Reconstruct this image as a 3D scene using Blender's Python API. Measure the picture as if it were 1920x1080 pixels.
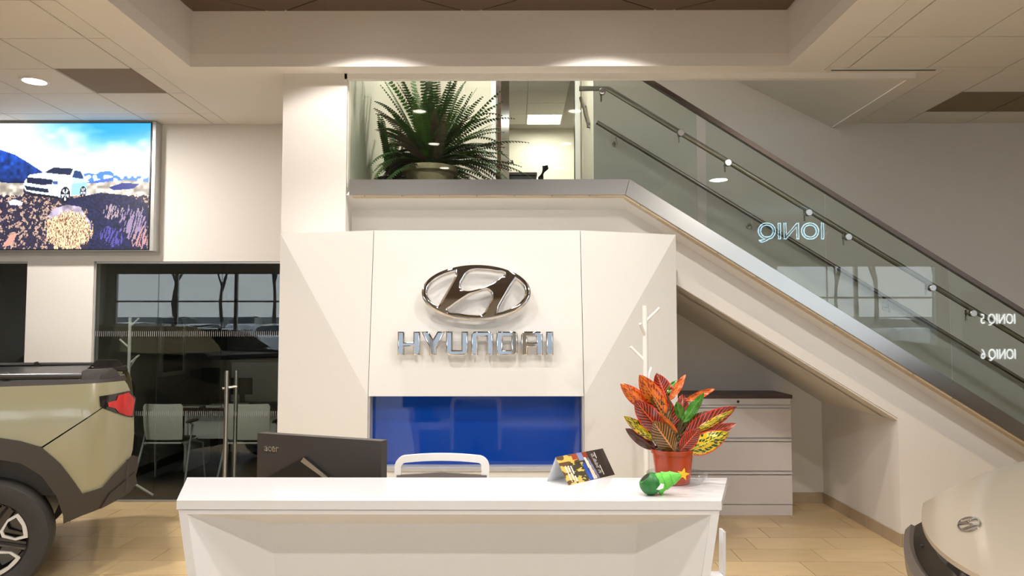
import bpy, bmesh, math, random
import numpy as np
from mathutils import Vector, Matrix, noise as mnoise
random.seed(7)
for o in list(bpy.data.objects): bpy.data.objects.remove(o)
S = bpy.context.scene
C = S.collection
PI = math.pi
R = math.radians
# ------------------------------------------------------------------ camera
FPX = 1400.0; CAMZ = 1.68
PITCH = math.atan(75/FPX); YAW = math.atan(7/FPX)
cam = bpy.data.objects.new('camera', bpy.data.cameras.new('camera')); C.objects.link(cam)
cam.location = (0, 0, CAMZ)
cam.rotation_mode = 'XYZ'
cam.rotation_euler = (PI/2+PITCH, 0, YAW)
cam.data.sensor_width = 36; cam.data.lens = 36*FPX/1920
cam.data.clip_start = .05; cam.data.clip_end = 300
S.camera = cam
CM = (Matrix.Rotation(YAW, 3, 'Z') @ Matrix.Rotation(PI/2+PITCH, 3, 'X'))
def ray(px, py):
    return CM @ Vector((px-960, 540-py, -FPX))
def P(px, py, Y):
    d = ray(px, py); t = Y/d.y
    return Vector((d.x*t, Y, CAMZ+d.z*t))
def PZ(px, py, z):
    d = ray(px, py); t = (z-CAMZ)/d.z
    return Vector((d.x*t, d.y*t, z))
# ------------------------------------------------------------------ world, exposure
W = bpy.data.worlds.new('overcast_sky'); S.world = W; W.use_nodes = True
nt = W.node_tree; nt.nodes.clear()
wo = nt.nodes.new('ShaderNodeOutputWorld'); bg = nt.nodes.new('ShaderNodeBackground')
tc = nt.nodes.new('ShaderNodeTexCoord'); sep = nt.nodes.new('ShaderNodeSeparateXYZ'); cr = nt.nodes.new('ShaderNodeValToRGB')
nt.links.new(tc.outputs['Generated'], sep.inputs[0]); nt.links.new(sep.outputs['Z'], cr.inputs[0])
cr.color_ramp.elements[0].color = (.93, .96, 1, 1); cr.color_ramp.elements[1].color = (.72, .83, 1, 1)
cr.color_ramp.elements[1].position = .7
nt.links.new(cr.outputs[0], bg.inputs[0]); bg.inputs[1].default_value = 3.6
nt.links.new(bg.outputs[0], wo.inputs[0])
S.view_settings.view_transform = 'Standard'; S.view_settings.look = 'None'
S.view_settings.gamma = 1; S.view_settings.use_curve_mapping = False
S.view_settings.exposure = 0.35
SPOT_W, DISK_W = 24, 60
WARM = (1, .935, .865)
# ------------------------------------------------------------------ materials
def srgb(r, g, b):
    f = lambda c: (c/255/12.92) if c/255 <= .04045 else ((c/255+.055)/1.055)**2.4
    return (f(r), f(g), f(b))
M = {}
def mat(name, col, rough=.5, metal=0, nscale=0, namt=.06, bump=0, coat=0, spec=.5, stretch=None, emit=None, estr=0, alpha=None):
    m = bpy.data.materials.new(name); m.use_nodes = True
    n = m.node_tree; b = n.nodes['Principled BSDF']
    b.inputs['Base Color'].default_value = (*col, 1); b.inputs['Roughness'].default_value = rough
    b.inputs['Metallic'].default_value = metal; b.inputs['Specular IOR Level'].default_value = spec
    b.inputs['Coat Weight'].default_value = coat; b.inputs['Coat Roughness'].default_value = .06
    if emit: b.inputs['Emission Color'].default_value = (*emit, 1); b.inputs['Emission Strength'].default_value = estr
    if nscale:
        t = n.nodes.new('ShaderNodeTexCoord'); mp = n.nodes.new('ShaderNodeMapping'); no = n.nodes.new('ShaderNodeTexNoise')
        no.inputs['Scale'].default_value = nscale; no.inputs['Detail'].default_value = 4
        if stretch: mp.inputs['Scale'].default_value = stretch
        n.links.new(t.outputs['Object'], mp.inputs[0]); n.links.new(mp.outputs[0], no.inputs['Vector'])
        mx = n.nodes.new('ShaderNodeMix'); mx.data_type = 'RGBA'; mx.blend_type = 'MULTIPLY'; mx.inputs[0].default_value = 1
        rp = n.nodes.new('ShaderNodeValToRGB'); rp.color_ramp.elements[0].position = .3; rp.color_ramp.elements[1].position = .7
        lo = 1-namt; rp.color_ramp.elements[0].color = (lo, lo, lo, 1)
        n.links.new(no.outputs[0], rp.inputs[0]); mx.inputs['A'].default_value = (*col, 1)
        n.links.new(rp.outputs[0], mx.inputs['B']); n.links.new(mx.outputs['Result'], b.inputs['Base Color'])
        if bump:
            bp = n.nodes.new('ShaderNodeBump'); bp.inputs['Strength'].default_value = bump; bp.inputs['Distance'].default_value = .01
            n.links.new(no.outputs[0], bp.inputs['Height']); n.links.new(bp.outputs[0], b.inputs['Normal'])
    M[name] = m; return m
def glassmat(name, tint, refl_ior=1.5, boost=1.0):
    m = bpy.data.materials.new(name); m.use_nodes = True; n = m.node_tree; n.nodes.clear()
    o = n.nodes.new('ShaderNodeOutputMaterial'); mix = n.nodes.new('ShaderNodeMixShader')
    tr = n.nodes.new('ShaderNodeBsdfTransparent'); gl = n.nodes.new('ShaderNodeBsdfGlossy'); fr = n.nodes.new('ShaderNodeFresnel')
    tr.inputs[0].default_value = (*tint, 1); gl.inputs['Roughness'].default_value = 0.0; fr.inputs[0].default_value = refl_ior
    mm = n.nodes.new('ShaderNodeMath'); mm.operation = 'MULTIPLY'; mm.inputs[1].default_value = boost; mm.use_clamp = True
    # a pane seen from its back face needs the same reflectance
    geo = n.nodes.new('ShaderNodeNewGeometry'); ma = n.nodes.new('ShaderNodeMath'); ma.operation = 'MULTIPLY_ADD'
    ma.inputs[1].default_value = -2; ma.inputs[2].default_value = 1; n.links.new(geo.outputs['Backfacing'], ma.inputs[0])
    pw = n.nodes.new('ShaderNodeMath'); pw.operation = 'POWER'; pw.inputs[0].default_value = refl_ior; n.links.new(ma.outputs[0], pw.inputs[1]); n.links.new(pw.outputs[0], fr.inputs[0])
    n.links.new(fr.outputs[0], mm.inputs[0]); n.links.new(mm.outputs[0], mix.inputs[0])
    n.links.new(tr.outputs[0], mix.inputs[1]); n.links.new(gl.outputs[0], mix.inputs[2]); n.links.new(mix.outputs[0], o.inputs[0])
    M[name] = m; return m
def emat(name, col, s):
    m = bpy.data.materials.new(name); m.use_nodes = True; n = m.node_tree; n.nodes.clear()
    o = n.nodes.new('ShaderNodeOutputMaterial'); e = n.nodes.new('ShaderNodeEmission')
    e.inputs[0].default_value = (*col, 1); e.inputs[1].default_value = s
    n.links.new(e.outputs[0], o.inputs[0]); M[name] = m; return m
def attrmat(name, emission=0, rough=.4):
    m = bpy.data.materials.new(name); m.use_nodes = True; n = m.node_tree
    b = n.nodes['Principled BSDF']; a = n.nodes.new('ShaderNodeAttribute'); a.attribute_name = 'pic'
    b.inputs['Roughness'].default_value = rough
    if emission:
        b.inputs['Base Color'].default_value = (.01, .01, .01, 1)
        n.links.new(a.outputs['Color'], b.inputs['Emission Color']); b.inputs['Emission Strength'].default_value = emission
    else: n.links.new(a.outputs['Color'], b.inputs['Base Color'])
    M[name] = m; return m
mat('wall_paint', (.77, .735, .69), .65, nscale=60, namt=.03, bump=.02)
mat('ceiling_paint', (.85, .81, .765), .7, nscale=80, namt=.03)
mat('ceiling_tile', (.86, .82, .77), .8, nscale=350, namt=.12, bump=.05)
mat('groove', (.45, .42, .38), .8, nscale=20)
mat('brown_panel', srgb(98, 80, 66), .55, nscale=30, namt=.1)
mat('feature_white', (.73, .715, .69), .38, nscale=40, namt=.015)
mat('desk_white', (.70, .70, .725), .16, nscale=40, namt=.012, coat=.3)
mat('floor_tile', srgb(214, 188, 144), .3, nscale=5, namt=.10, stretch=(1, 4, 1))
mat('floor_tile_b', srgb(205, 179, 136), .3, nscale=5, namt=.10, stretch=(1, 4, 1))
mat('grout', srgb(84, 70, 54), .9, nscale=50)
mat('base_tile', srgb(178, 158, 130), .4, nscale=8, namt=.1)
mat('steel', (.60, .59, .575), .27, 1, nscale=90, namt=.10, stretch=(.03, 1, 14))
_b = M['steel'].node_tree.nodes['Principled BSDF']; _b.inputs['Anisotropic'].default_value = .15
mat('dark_steel', (.34, .31, .28), .28, 1, nscale=60, namt=.08)
mat('chrome', (.80, .80, .81), .04, 1, nscale=3, namt=.02)
mat('chrome_dark', (.42, .41, .41), .12, 1, nscale=3, namt=.02)
mat('bronze_cap', (.20, .16, .14), .3, 1, nscale=60, namt=.1)
mat('plywood', srgb(206, 186, 156), .6, nscale=14, namt=.2, stretch=(.3, 1, 6))
mat('blue_glass', srgb(8, 62, 160), .03, nscale=3, namt=.04, coat=.3)
mat('grey_trim', (.45, .45, .46), .4, nscale=20)
mat('cabinet_grey', srgb(212, 206, 205), .42, nscale=40, namt=.02)
mat('dark_wood', srgb(84, 64, 54), .4, nscale=10, namt=.25, stretch=(1, 12, 12))
mat('black', (.012, .012, .012), .35, nscale=40)
mat('monitor_black', (.045, .038, .035), .42, nscale=120, namt=.1, stretch=(30, 1, 1))
mat('mesh_grey', (.16, .15, .14), .7, nscale=300, namt=.3)
mat('plastic_white', (.80, .79, .76), .35, nscale=30, namt=.02)
mat('rack_white', (.80, .78, .74), .35, nscale=30, namt=.02)
mat('terracotta', srgb(176, 62, 24), .22, nscale=6, namt=.12)
mat('soil', (.02, .014, .01), .9, nscale=60, bump=.5)
mat('truck_paint', srgb(138, 134, 108), .22, nscale=4, namt=.02, coat=.8)
mat('cladding', (.036, .030, .026), .5, nscale=150, namt=.15, bump=.05)
mat('tyre', (.022, .020, .018), .6, nscale=80, namt=.2, bump=.1)
mat('lamp_red', srgb(190, 10, 14), .08, nscale=30, namt=.3, coat=.6)
mat('lamp_black', (.012, .01, .01), .07, nscale=20, coat=.5)
mat('silver_paint', srgb(196, 184, 166), .30, .55, nscale=200, namt=.03, coat=.4)
mat('bumper_grey', srgb(104, 94, 88), .35, .3, nscale=60, namt=.05)
mat('car_glass', (.01, .012, .014), .04, nscale=5)
mat('dark_paint', (.02, .02, .024), .15, nscale=5, coat=.8)
mat('white_paint', (.75, .76, .78), .2, nscale=5, coat=.6)
mat('asphalt', (.14, .14, .14), .9, nscale=8, namt=.3)
mat('bark', (.07, .055, .045), .9, nscale=20, namt=.3)
mat('carpet', (.045, .040, .035), .95, nscale=200, namt=.3, bump=.2)
mat('office_wall', (.30, .29, .27), .7, nscale=40, namt=.03)
mat('office_cream', (.74, .69, .58), .7, nscale=40, namt=.03)
mat('door_wood', srgb(92, 62, 42), .35, nscale=6, namt=.3, stretch=(8, 8, .6))
mat('pot_stone', srgb(168, 150, 118), .85, nscale=12, namt=.35, bump=.3)
mat('fern', srgb(88, 134, 52), .55, nscale=14, namt=.35)
mat('fern_dark', srgb(62, 96, 46), .6, nscale=14, namt=.4)
mat('fern_dry', srgb(112, 100, 82), .8, nscale=14, namt=.4)
mat('stem', srgb(84, 74, 36), .7, nscale=14)
mat('felt_green', srgb(112, 205, 84), .85, nscale=200, namt=.1, bump=.2)
mat('ball_green', srgb(44, 130, 58), .45, nscale=45, namt=.55)
mat('star_yellow', srgb(248, 194, 40), .6, nscale=60)
mat('paper', (.82, .84, .84), .5, nscale=30, namt=.02)
mat('vent_dark', srgb(150, 130, 104), .7, nscale=500, namt=.35)
mat('light_trim', (.8, .78, .74), .4, nscale=10, namt=.01)
mat('frame_alu', (.55, .55, .54), .35, .6, nscale=30)
mat('sign_back', (.75, .72, .68), .6, nscale=20)
glassmat('glass', (.90, .945, .92), 1.5, 1.0)
glassmat('glass_dark', (.80, .83, .81), 1.6, 1.1)
glassmat('glass_window', (.93, .95, .95), 1.45, .6)
glassmat('clear_plastic', (.93, .93, .93), 1.35, 1.0)
emat('lamp_glow', (1, .90, .78), 14); emat('panel_glow', (1, .97, .9), 6)
emat('sign_white', (.95, .98, 1), 11); emat('sign_cyan', (.45, .8, 1), 16)
attrmat('screen_picture', 1.25); attrmat('card_print', 0, .55)
# croton leaves: veins and midrib by uv (x across 0..1, y along 0..1)
def leafmat(name, base, vein, edge, spot, spotamt):
    m = bpy.data.materials.new(name); m.use_nodes = True; n = m.node_tree; b = n.nodes['Principled BSDF']
    b.inputs['Roughness'].default_value = .3; b.inputs['Coat Weight'].default_value = .25
    L = n.links.new
    def math_(op, a, c=None, v=None):
        q = n.nodes.new('ShaderNodeMath'); q.operation = op
        if hasattr(a, 'links'): L(a, q.inputs[0])
        else: q.inputs[0].default_value = a
        if c is not None:
            if hasattr(c, 'links'): L(c, q.inputs[1])
            else: q.inputs[1].default_value = c
        return q.outputs[0]
    uv = n.nodes.new('ShaderNodeUVMap'); sp = n.nodes.new('ShaderNodeSeparateXYZ'); L(uv.outputs[0], sp.inputs[0])
    ax = math_('ABSOLUTE', math_('SUBTRACT', sp.outputs[0], .5))            # 0 midrib .. .5 edge
    ph = math_('SUBTRACT', math_('MULTIPLY', sp.outputs[1], 11), math_('MULTIPLY', ax, 5))
    tri = math_('ABSOLUTE', math_('SUBTRACT', math_('FRACT', ph), .5))
    veinm = math_('LESS_THAN', tri, .10); mid = math_('LESS_THAN', ax, .03)
    vm = math_('MAXIMUM', veinm, mid); em = math_('GREATER_THAN', ax, .44)
    no = n.nodes.new('ShaderNodeTexNoise'); no.inputs['Scale'].default_value = 7; L(uv.outputs[0], no.inputs['Vector'])
    sm = math_('GREATER_THAN', no.outputs[0], 1-spotamt)
    def mix(f, a, c):
        q = n.nodes.new('ShaderNodeMix'); q.data_type = 'RGBA'; L(f, q.inputs[0])
        for i, v in ((6, a), (7, c)):
            if hasattr(v, 'links'): L(v, q.inputs[i])
            else: q.inputs[i].default_value = (*v, 1)
        return q.outputs[2]
    c = mix(sm, base, spot); c = mix(vm, c, vein); c = mix(em, c, edge)
    L(c, b.inputs['Base Color']); M[name] = m
leafmat('leaf_orange', srgb(214, 112, 24), srgb(232, 120, 40), srgb(206, 60, 28), srgb(150, 48, 20), .50)
leafmat('leaf_red', srgb(120, 28, 22), srgb(226, 96, 60), srgb(200, 40, 30), srgb(86, 34, 24), .5)
leafmat('leaf_dark', srgb(66, 62, 26), srgb(222, 140, 70), srgb(92, 66, 30), srgb(90, 48, 26), .45)
leafmat('leaf_yellow', srgb(226, 184, 30), srgb(214, 200, 50), srgb(206, 70, 30), srgb(40, 66, 22), .52)
leafmat('leaf_green', srgb(58, 128, 26), srgb(96, 160, 40), srgb(40, 96, 24), srgb(36, 92, 24), .45)
leafmat('leaf_maroon', srgb(74, 34, 28), srgb(96, 50, 38), srgb(84, 40, 32), srgb(58, 28, 24), .5)
# ------------------------------------------------------------------ helpers
ORG = {}
def link(o): C.objects.link(o); return o
def mesh_of(bm, smooth=False, autosmooth=None):
    bmesh.ops.recalc_face_normals(bm, faces=bm.faces[:])
    me = bpy.data.meshes.new('mesh'); bm.to_mesh(me); bm.free()
    if smooth:
        me.shade_smooth()
        if autosmooth: me.set_sharp_from_angle(angle=R(autosmooth))
    return me
def obj(name, bm, m, parent=None, smooth=False, angle=35, local=False):
    if parent is not None and not local:
        bmesh.ops.translate(bm, verts=bm.verts[:], vec=-ORG[parent])
    me = mesh_of(bm, smooth, angle) if isinstance(bm, bmesh.types.BMesh) else bm
    o = link(bpy.data.objects.new(name, me))
    mm = m if isinstance(m, (list, tuple)) else [m]
    me.materials.clear()
    for x in mm: me.materials.append(M[x])
    if parent is not None: o.parent = parent; ORG[o] = ORG.get(parent, Vector())
    return o
def tag(o, label=None, cat=None, group=None, kind=None):
    if label: o['label'] = label
    if cat: o['category'] = cat
    if group: o['group'] = group
    if kind: o['kind'] = kind
    return o
def thing(name, label, cat, loc=(0, 0, 0), rz=0, group=None, kind=None):
    e = link(bpy.data.objects.new(name, None)); e.location = loc; e.rotation_euler = (0, 0, rz); e.empty_display_size = .1
    ORG[e] = Vector(loc); return tag(e, label, cat, group, kind)
def struct(name, bm, m, label=None, parent=None, smooth=False):
    o = obj(name, bm, m, parent, smooth)
    if parent is None: o['kind'] = 'structure'
    if label: o['label'] = label
    return o
def dup(o, parent=None):
    c = o.copy(); C.objects.link(c); c.parent = parent; ORG[c] = ORG.get(o, Vector())
    for ch in o.children: dup(ch, c)
    return c
def BM(): return bmesh.new()
def box(bm, x0, x1, y0, y1, z0, z1):
    v = [bm.verts.new((x, y, z)) for x in (x0, x1) for y in (y0, y1) for z in (z0, z1)]
    for f in ((0,1,3,2), (4,6,7,5), (0,4,5,1), (2,3,7,6), (0,2,6,4), (1,5,7,3)): bm.faces.new([v[i] for i in f])
    return v
def boxm(*a):
    bm = BM(); box(bm, *a); return bm
def bevel(bm, w, seg=2, ang=30):
    es = [e for e in bm.edges if len(e.link_faces) == 2 and e.calc_face_angle(0) > R(ang)]
    bmesh.ops.bevel(bm, geom=es, offset=w, segments=seg, affect='EDGES', profile=.6); return bm
def bbox(x0, x1, y0, y1, z0, z1, w=.005, seg=2): return bevel(boxm(x0, x1, y0, y1, z0, z1), w, seg)
def hull(bm, pts_a, pts_b):
    """prism between two corresponding loops"""
    a = [bm.verts.new(p) for p in pts_a]; b = [bm.verts.new(p) for p in pts_b]; n = len(a)
    bm.faces.new(a); bm.faces.new(b[::-1])
    for i in range(n): bm.faces.new((a[i], b[i], b[(i+1) % n], a[(i+1) % n]))
def prismY(bm, xz, y0, y1): hull(bm, [(x, y0, z) for x, z in xz], [(x, y1, z) for x, z in xz])
def prismZ(bm, xy, z0, z1): hull(bm, [(x, y, z0) for x, y in xy], [(x, y, z1) for x, y in xy])
def tube(bm, pts, r, n=10, cap=True):
    pts = [Vector(p) for p in pts]; rs = r if isinstance(r, (list, tuple)) else [r]*len(pts); rings = []
    up = Vector((0, 0, 1))
    for i, p in enumerate(pts):
        t = (pts[min(i+1, len(pts)-1)]-pts[max(i-1, 0)]).normalized()
        a = up if abs(t.dot(up)) < .95 else Vector((1, 0, 0))
        x = t.cross(a).normalized(); y = t.cross(x).normalized()
        k = 1.0
        if 0 < i < len(pts)-1:
            d = (pts[i+1]-p).normalized().dot((p-pts[i-1]).normalized()); k = 1/max(.5, math.sqrt((1+d)/2))
        rings.append([bm.verts.new(p+(x*math.cos(2*PI*j/n)+y*math.sin(2*PI*j/n))*rs[i]*(k if n > 4 else 1)) for j in range(n)])
    for q in range(len(rings)-1):
        for j in range(n): bm.faces.new((rings[q][j], rings[q][(j+1) % n], rings[q+1][(j+1) % n], rings[q+1][j]))
    if cap: bm.faces.new(rings[0][::-1]); bm.faces.new(rings[-1])
    return bm
def tubem(pts, r, n=10): return tube(BM(), pts, r, n)
def lathe(bm, prof, n=32, c=(0, 0, 0), axis='Z', capb=False, capt=False):
    c = Vector(c); rings = []
    for r, h in prof:
        ring = []
        for j in range(n):
            a = 2*PI*j/n
            v = (r*math.cos(a), r*math.sin(a), h) if axis == 'Z' else (r*math.cos(a), h, r*math.sin(a))
            ring.append(bm.verts.new(c+Vector(v)))
        rings.append(ring)
    for q in range(len(rings)-1):
        for j in range(n): bm.faces.new((rings[q][j], rings[q][(j+1) % n], rings[q+1][(j+1) % n], rings[q+1][j]))
    if capb: bm.faces.new(rings[0])
    if capt: bm.faces.new(rings[-1])
    return bm
def panel(outline, step, fn, thick=0, tdir=None):
    """planar (u,w) outline cut into a fine lattice, then bent by fn(u,w)->xyz; optional thickness along tdir"""
    bm = BM(); vs = [bm.verts.new((u, 0, w)) for u, w in outline]; bm.faces.new(vs)
    us = [p[0] for p in outline]; ws = [p[1] for p in outline]
    bmesh.ops.triangulate(bm, faces=bm.faces[:])
    for ax, lo, hi in ((0, min(us), max(us)), (2, min(ws), max(ws))):
        k = math.ceil(lo/step)
        while k*step < hi:
            no = (1, 0, 0) if ax == 0 else (0, 0, 1); co = (k*step, 0, 0) if ax == 0 else (0, 0, k*step)
            bmesh.ops.bisect_plane(bm, geom=bm.verts[:]+bm.edges[:]+bm.faces[:], plane_co=co, plane_no=no, dist=1e-5); k += 1
    if thick:
        ext = bmesh.ops.extrude_face_region(bm, geom=bm.faces[:])
        top = {e for e in ext['geom'] if isinstance(e, bmesh.types.BMVert)}
        for v in bm.verts:
            p = Vector(fn(v.co.x, v.co.z))
            v.co = p+(Vector(tdir)*thick if v in top else Vector())
    else:
        for v in bm.verts: v.co = Vector(fn(v.co.x, v.co.z))
    return bm
def curve_mesh(splines, extrude, bev, res=2, text=None, size=1, outline=0, smoothsp=()):
    cu = bpy.data.curves.new('c', 'FONT' if text else 'CURVE')
    if text:
        cu.body = text; cu.size = size; cu.align_x = 'CENTER'
    cu.dimensions = '2D' if not outline else '3D'
    cu.fill_mode = 'BOTH' if not outline else 'FULL'
    cu.extrude = extrude; cu.bevel_depth = bev; cu.offset = 0 if (text or outline) else -bev*.25; cu.bevel_resolution = res; cu.resolution_u = 6
    if outline: cu.fill_mode = 'FULL'; cu.extrude = 0; cu.bevel_depth = outline
    if not text:
        for i, pts in enumerate(splines):
            if i in smoothsp:
                s = cu.splines.new('BEZIER'); s.bezier_points.add(len(pts)-1)
                for b_, p in zip(s.bezier_points, pts):
                    b_.co = (p[0], p[1], 0); b_.handle_left_type = b_.handle_right_type = 'AUTO'
            else:
                s = cu.splines.new('POLY'); s.points.add(len(pts)-1)
                for b_, p in zip(s.points, pts): b_.co = (p[0], p[1], 0, 1)
            s.use_cyclic_u = True
    o = bpy.data.objects.new('c', cu); C.objects.link(o)
    dg = bpy.context.evaluated_depsgraph_get(); dg.update()
    me = bpy.data.meshes.new_from_object(o.evaluated_get(dg)); bpy.data.objects.remove(o); bpy.data.curves.remove(cu)
    return me
def raster(poly, X, Yg):
    """point in polygon mask on numpy grids"""
    ins = np.zeros(X.shape, bool); n = len(poly); j = n-1
    for i in range(n):
        xi, yi = poly[i]; xj, yj = poly[j]
        c = ((yi > Yg) != (yj > Yg)) & (X < (xj-xi)*(Yg-yi)/((yj-yi) or 1e-9)+xi)
        ins ^= c; j = i
    return ins
def vnoise(X, Y, s, seed=0):
    rs = np.random.RandomState(seed); g = rs.rand(128, 128)
    x = X/s; y = Y/s; x0 = np.floor(x).astype(int); y0 = np.floor(y).astype(int); fx = x-x0; fy = y-y0
    fx = fx*fx*(3-2*fx); fy = fy*fy*(3-2*fy); q = lambda a, b: g[b % 128, a % 128]
    return (q(x0, y0)*(1-fx)+q(x0+1, y0)*fx)*(1-fy)+(q(x0, y0+1)*(1-fx)+q(x0+1, y0+1)*fx)*fy
def picture_mesh(img, corner):
    """img HxWx3 srgb 0..255; corner(u,v)->xyz, v=0 top"""
    H, Wd, _ = img.shape
    vs = [corner(i/Wd, j/H) for j in range(H+1) for i in range(Wd+1)]
    fs = [(j*(Wd+1)+i, (j+1)*(Wd+1)+i, (j+1)*(Wd+1)+i+1, j*(Wd+1)+i+1) for j in range(H) for i in range(Wd)]
    me = bpy.data.meshes.new('picture'); me.from_pydata(vs, [], fs)
    c = np.clip(img/255., 0, 1); lin = np.where(c <= .04045, c/12.92, ((c+.055)/1.055)**2.4)
    col = np.ones((H*Wd, 4, 4), np.float32); col[:, :, :3] = lin.reshape(-1, 1, 3)
    at = me.color_attributes.new('pic', 'FLOAT_COLOR', 'CORNER'); at.data.foreach_set('color', col.ravel())
    return me
# ------------------------------------------------------------------ key dimensions
YB = 7.30          # back wall
YS = 5.85          # front of the stair enclosure
YW = 6.05          # stringer wall under the overhang
YG = 5.92          # balustrade glass
CZ = 3.70          # low ceiling
CZ2 = 4.14         # dark ceiling in the coffer
XL, XR, YF = -13.0, 12.0, -9.0
WX0, WX1, WY1, WY0 = -2.52, 2.11, 5.67, -4.0     # coffer
UZ = 2.80          # upper floor
# ------------------------------------------------------------------ lights of the place
def area_disk(name, x, y, z, w, size=.22, col=WARM):
    l = bpy.data.lights.new(name, 'AREA'); l.shape = 'DISK'; l.size = size; l.energy = w; l.color = col
    o = link(bpy.data.objects.new(name, l)); o.location = (x, y, z); return o
def spot(name, x, y, z, w, ang, blend, col=WARM, size=.035):
    l = bpy.data.lights.new(name, 'SPOT'); l.energy = w; l.spot_size = R(ang); l.spot_blend = blend
    l.shadow_soft_size = size; l.color = col
    o = link(bpy.data.objects.new(name, l)); o.location = (x, y, z); return o
def downlight(x, y, z, r, label, group):
    t = thing('downlight', label, 'light', (x, y, z), 0, group)
    obj('trim', lathe(BM(), [(r*.82, -.004), (r*.84, -.012), (r, -.012), (r*1.02, 0)], 28, (x, y, z)), 'light_trim', t, True)
    obj('lens', lathe(BM(), [(.0001, -.005), (r*.5, -.006), (r*.83, -.005)], 28, (x, y, z)), 'lamp_glow', t, True)
    return t
nl = 0
for xx in (-1.09, .67):                       # two rows seen mirrored in the landing glass and as scallops on the coffer side
    for yy in (5.0, 3.5, 2.0, .5):
        nl += 1
        downlight(xx, yy, CZ2, .09, 'round downlight in the dark brown coffer ceiling', 'coffer downlights')
        spot('coffer_downlight_%d_offscreen' % nl, xx, yy, CZ2-.02, SPOT_W*4.2, 128, .25)
downlight(-3.93, 5.98, CZ, .105, 'round downlight beside the dark vent panel above the screen', 'tile ceiling downlights')
area_disk('tile_downlight', -3.93, 5.98, CZ-.02, DISK_W)
# out of frame: one over the truck (its shadow on the floor), one mirrored in the stair glass
downlight(-3.93, 2.9, CZ, .105, 'round downlight in the tiled ceiling above the pickup truck', 'tile ceiling downlights')
area_disk('truck_downlight_offscreen', -3.93, 2.9, CZ-.02, DISK_W)
downlight(2.75, 1.8, CZ, .105, 'round downlight in the tiled ceiling beside the coffer', 'tile ceiling downlights')
area_disk('stair_side_downlight_offscreen', 2.75, 1.8, CZ-.02, DISK_W)
# over the landing: it throws the wall handrail's shadow
downlight(-.1, 7.3, 5.26, .1, 'round downlight over the upper landing', 'landing downlights')
area_disk('landing_downlight_offscreen', -.1, 7.3, 5.24, 55)
# ------------------------------------------------------------------ floor
fl = struct('floor', boxm(XL, XR, YF, YB+.1, -.12, -.006), 'grout', 'cream tiled showroom floor')
TW, TD = .61, .305
tb = BM(); box(tb, .0025, TW-.0025, .0025, TD-.0025, -.02, 0); bevel(tb, .001, 1)
tile_a = mesh_of(tb); tile_a.materials.append(M['floor_tile'])
tb2 = tile_a.copy(); tb2.materials.clear(); tb2.materials.append(M['floor_tile_b'])
rest = BM(); ntile = 0
for k in range(-49, 6):
    y0 = 5.79+.305*k
    if y0+TD > YB+.02: continue
    x = 1.836+.2033*k
    x -= math.ceil((x-XL)/TW)*TW
    while x < XR:
        vis = (1.3 < x+TW and x < 4.3 and y0 > 3.4) or (-5.6 < x and x < -1.15 and y0 > 4.2)
        if vis:
            o = bpy.data.objects.new('tile', random.choice((tile_a, tb2))); link(o); o.location = (x, y0, 0); o.parent = fl; ntile += 1
        else:
            box(rest, x+.0015, x+TW-.0015, y0+.0015, y0+TD-.0015, -.02, 0)
        x += TW
ro = obj('tiles_beyond', rest, 'floor_tile', None); ro.parent = fl; ro['kind'] = 'stuff'
# ------------------------------------------------------------------ ceilings
def grid_ceiling(name, x0, x1, y0, y1, gx, gy, label, visx, special=()):
    st = struct(name, boxm(x0, x1, y0, y1, CZ+.05, CZ+.1), 'groove', label)
    ms = {}
    rs = BM()
    i0 = math.floor((x0-gx)/.61); j0 = math.floor((y0-gy)/.61)
    i = i0
    while gx+i*.61 < x1:
        j = j0
        while gy+j*.61 < y1:
            a0 = max(x0, gx+i*.61)+.006; a1 = min(x1, gx+(i+1)*.61)-.006; b0 = max(y0, gy+j*.61)+.004; b1 = min(y1, gy+(j+1)*.61)-.004
            if a1-a0 > .02 and b1-b0 > .02:
                sp = (i, j) in special
                if visx[0] < (a0+a1)/2 < visx[1] and b1 > 3.4:
                    key = (round(a1-a0, 3), round(b1-b0, 3), sp)
                    if key not in ms:
                        ms[key] = mesh_of(boxm(0, a1-a0, 0, b1-b0, 0, .02)); ms[key].materials.append(M['vent_dark' if sp else 'ceiling_tile'])
                    o = link(bpy.data.objects.new('vent_panel' if sp else 'ceiling_tile', ms[key])); o.location = (a0, b0, CZ-(.0 if not sp else -.006)); o.parent = st
                else: box(rs, a0, a1, b0, b1, CZ, CZ+.02)
            j += 1
        i += 1
    if len(rs.verts):
        q = obj('tiles_beyond', rs, 'ceiling_tile'); q.parent = st; q['kind'] = 'stuff'
    return st
GY = 5.10
grid_ceiling('ceiling_left', XL, -2.84, YF, YB, -3.0, GY, 'pale tiled suspended ceiling', (-5.9, -2.8), {(-1, 1)})
grid_ceiling('ceiling_right', 2.42, XR, YF, 5.77, 2.59, GY, 'pale tiled suspended ceiling beside the coffer', (2.4, 5.6))
grid_ceiling('ceiling_rear', 3.36, XR, 5.77, YB, 3.22, GY, 'pale tiled suspended ceiling beyond the stair opening', (3.3, 6.0), {(1, 2), (2, 2)})
b = BM()
box(b, -2.84, WX0, YF, YB, CZ, CZ+.1); box(b, WX1, 2.42, YF, WY1, CZ, CZ+.1); box(b, WX0, WX1, YF, WY0, CZ, CZ+.1)
box(b, WX0, 2.42, WY1, 5.77, CZ, CZ+.1); box(b, WX0, 3.36, 5.77, YS, CZ, CZ+.1)
box(b, WX0, -1.36, YS, YB, CZ, CZ+.1); box(b, 3.13, 3.36, YS, YB, CZ, CZ+.1)
struct('ceiling_border', b, 'ceiling_paint', 'plain plaster ceiling border around the coffer')
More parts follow.
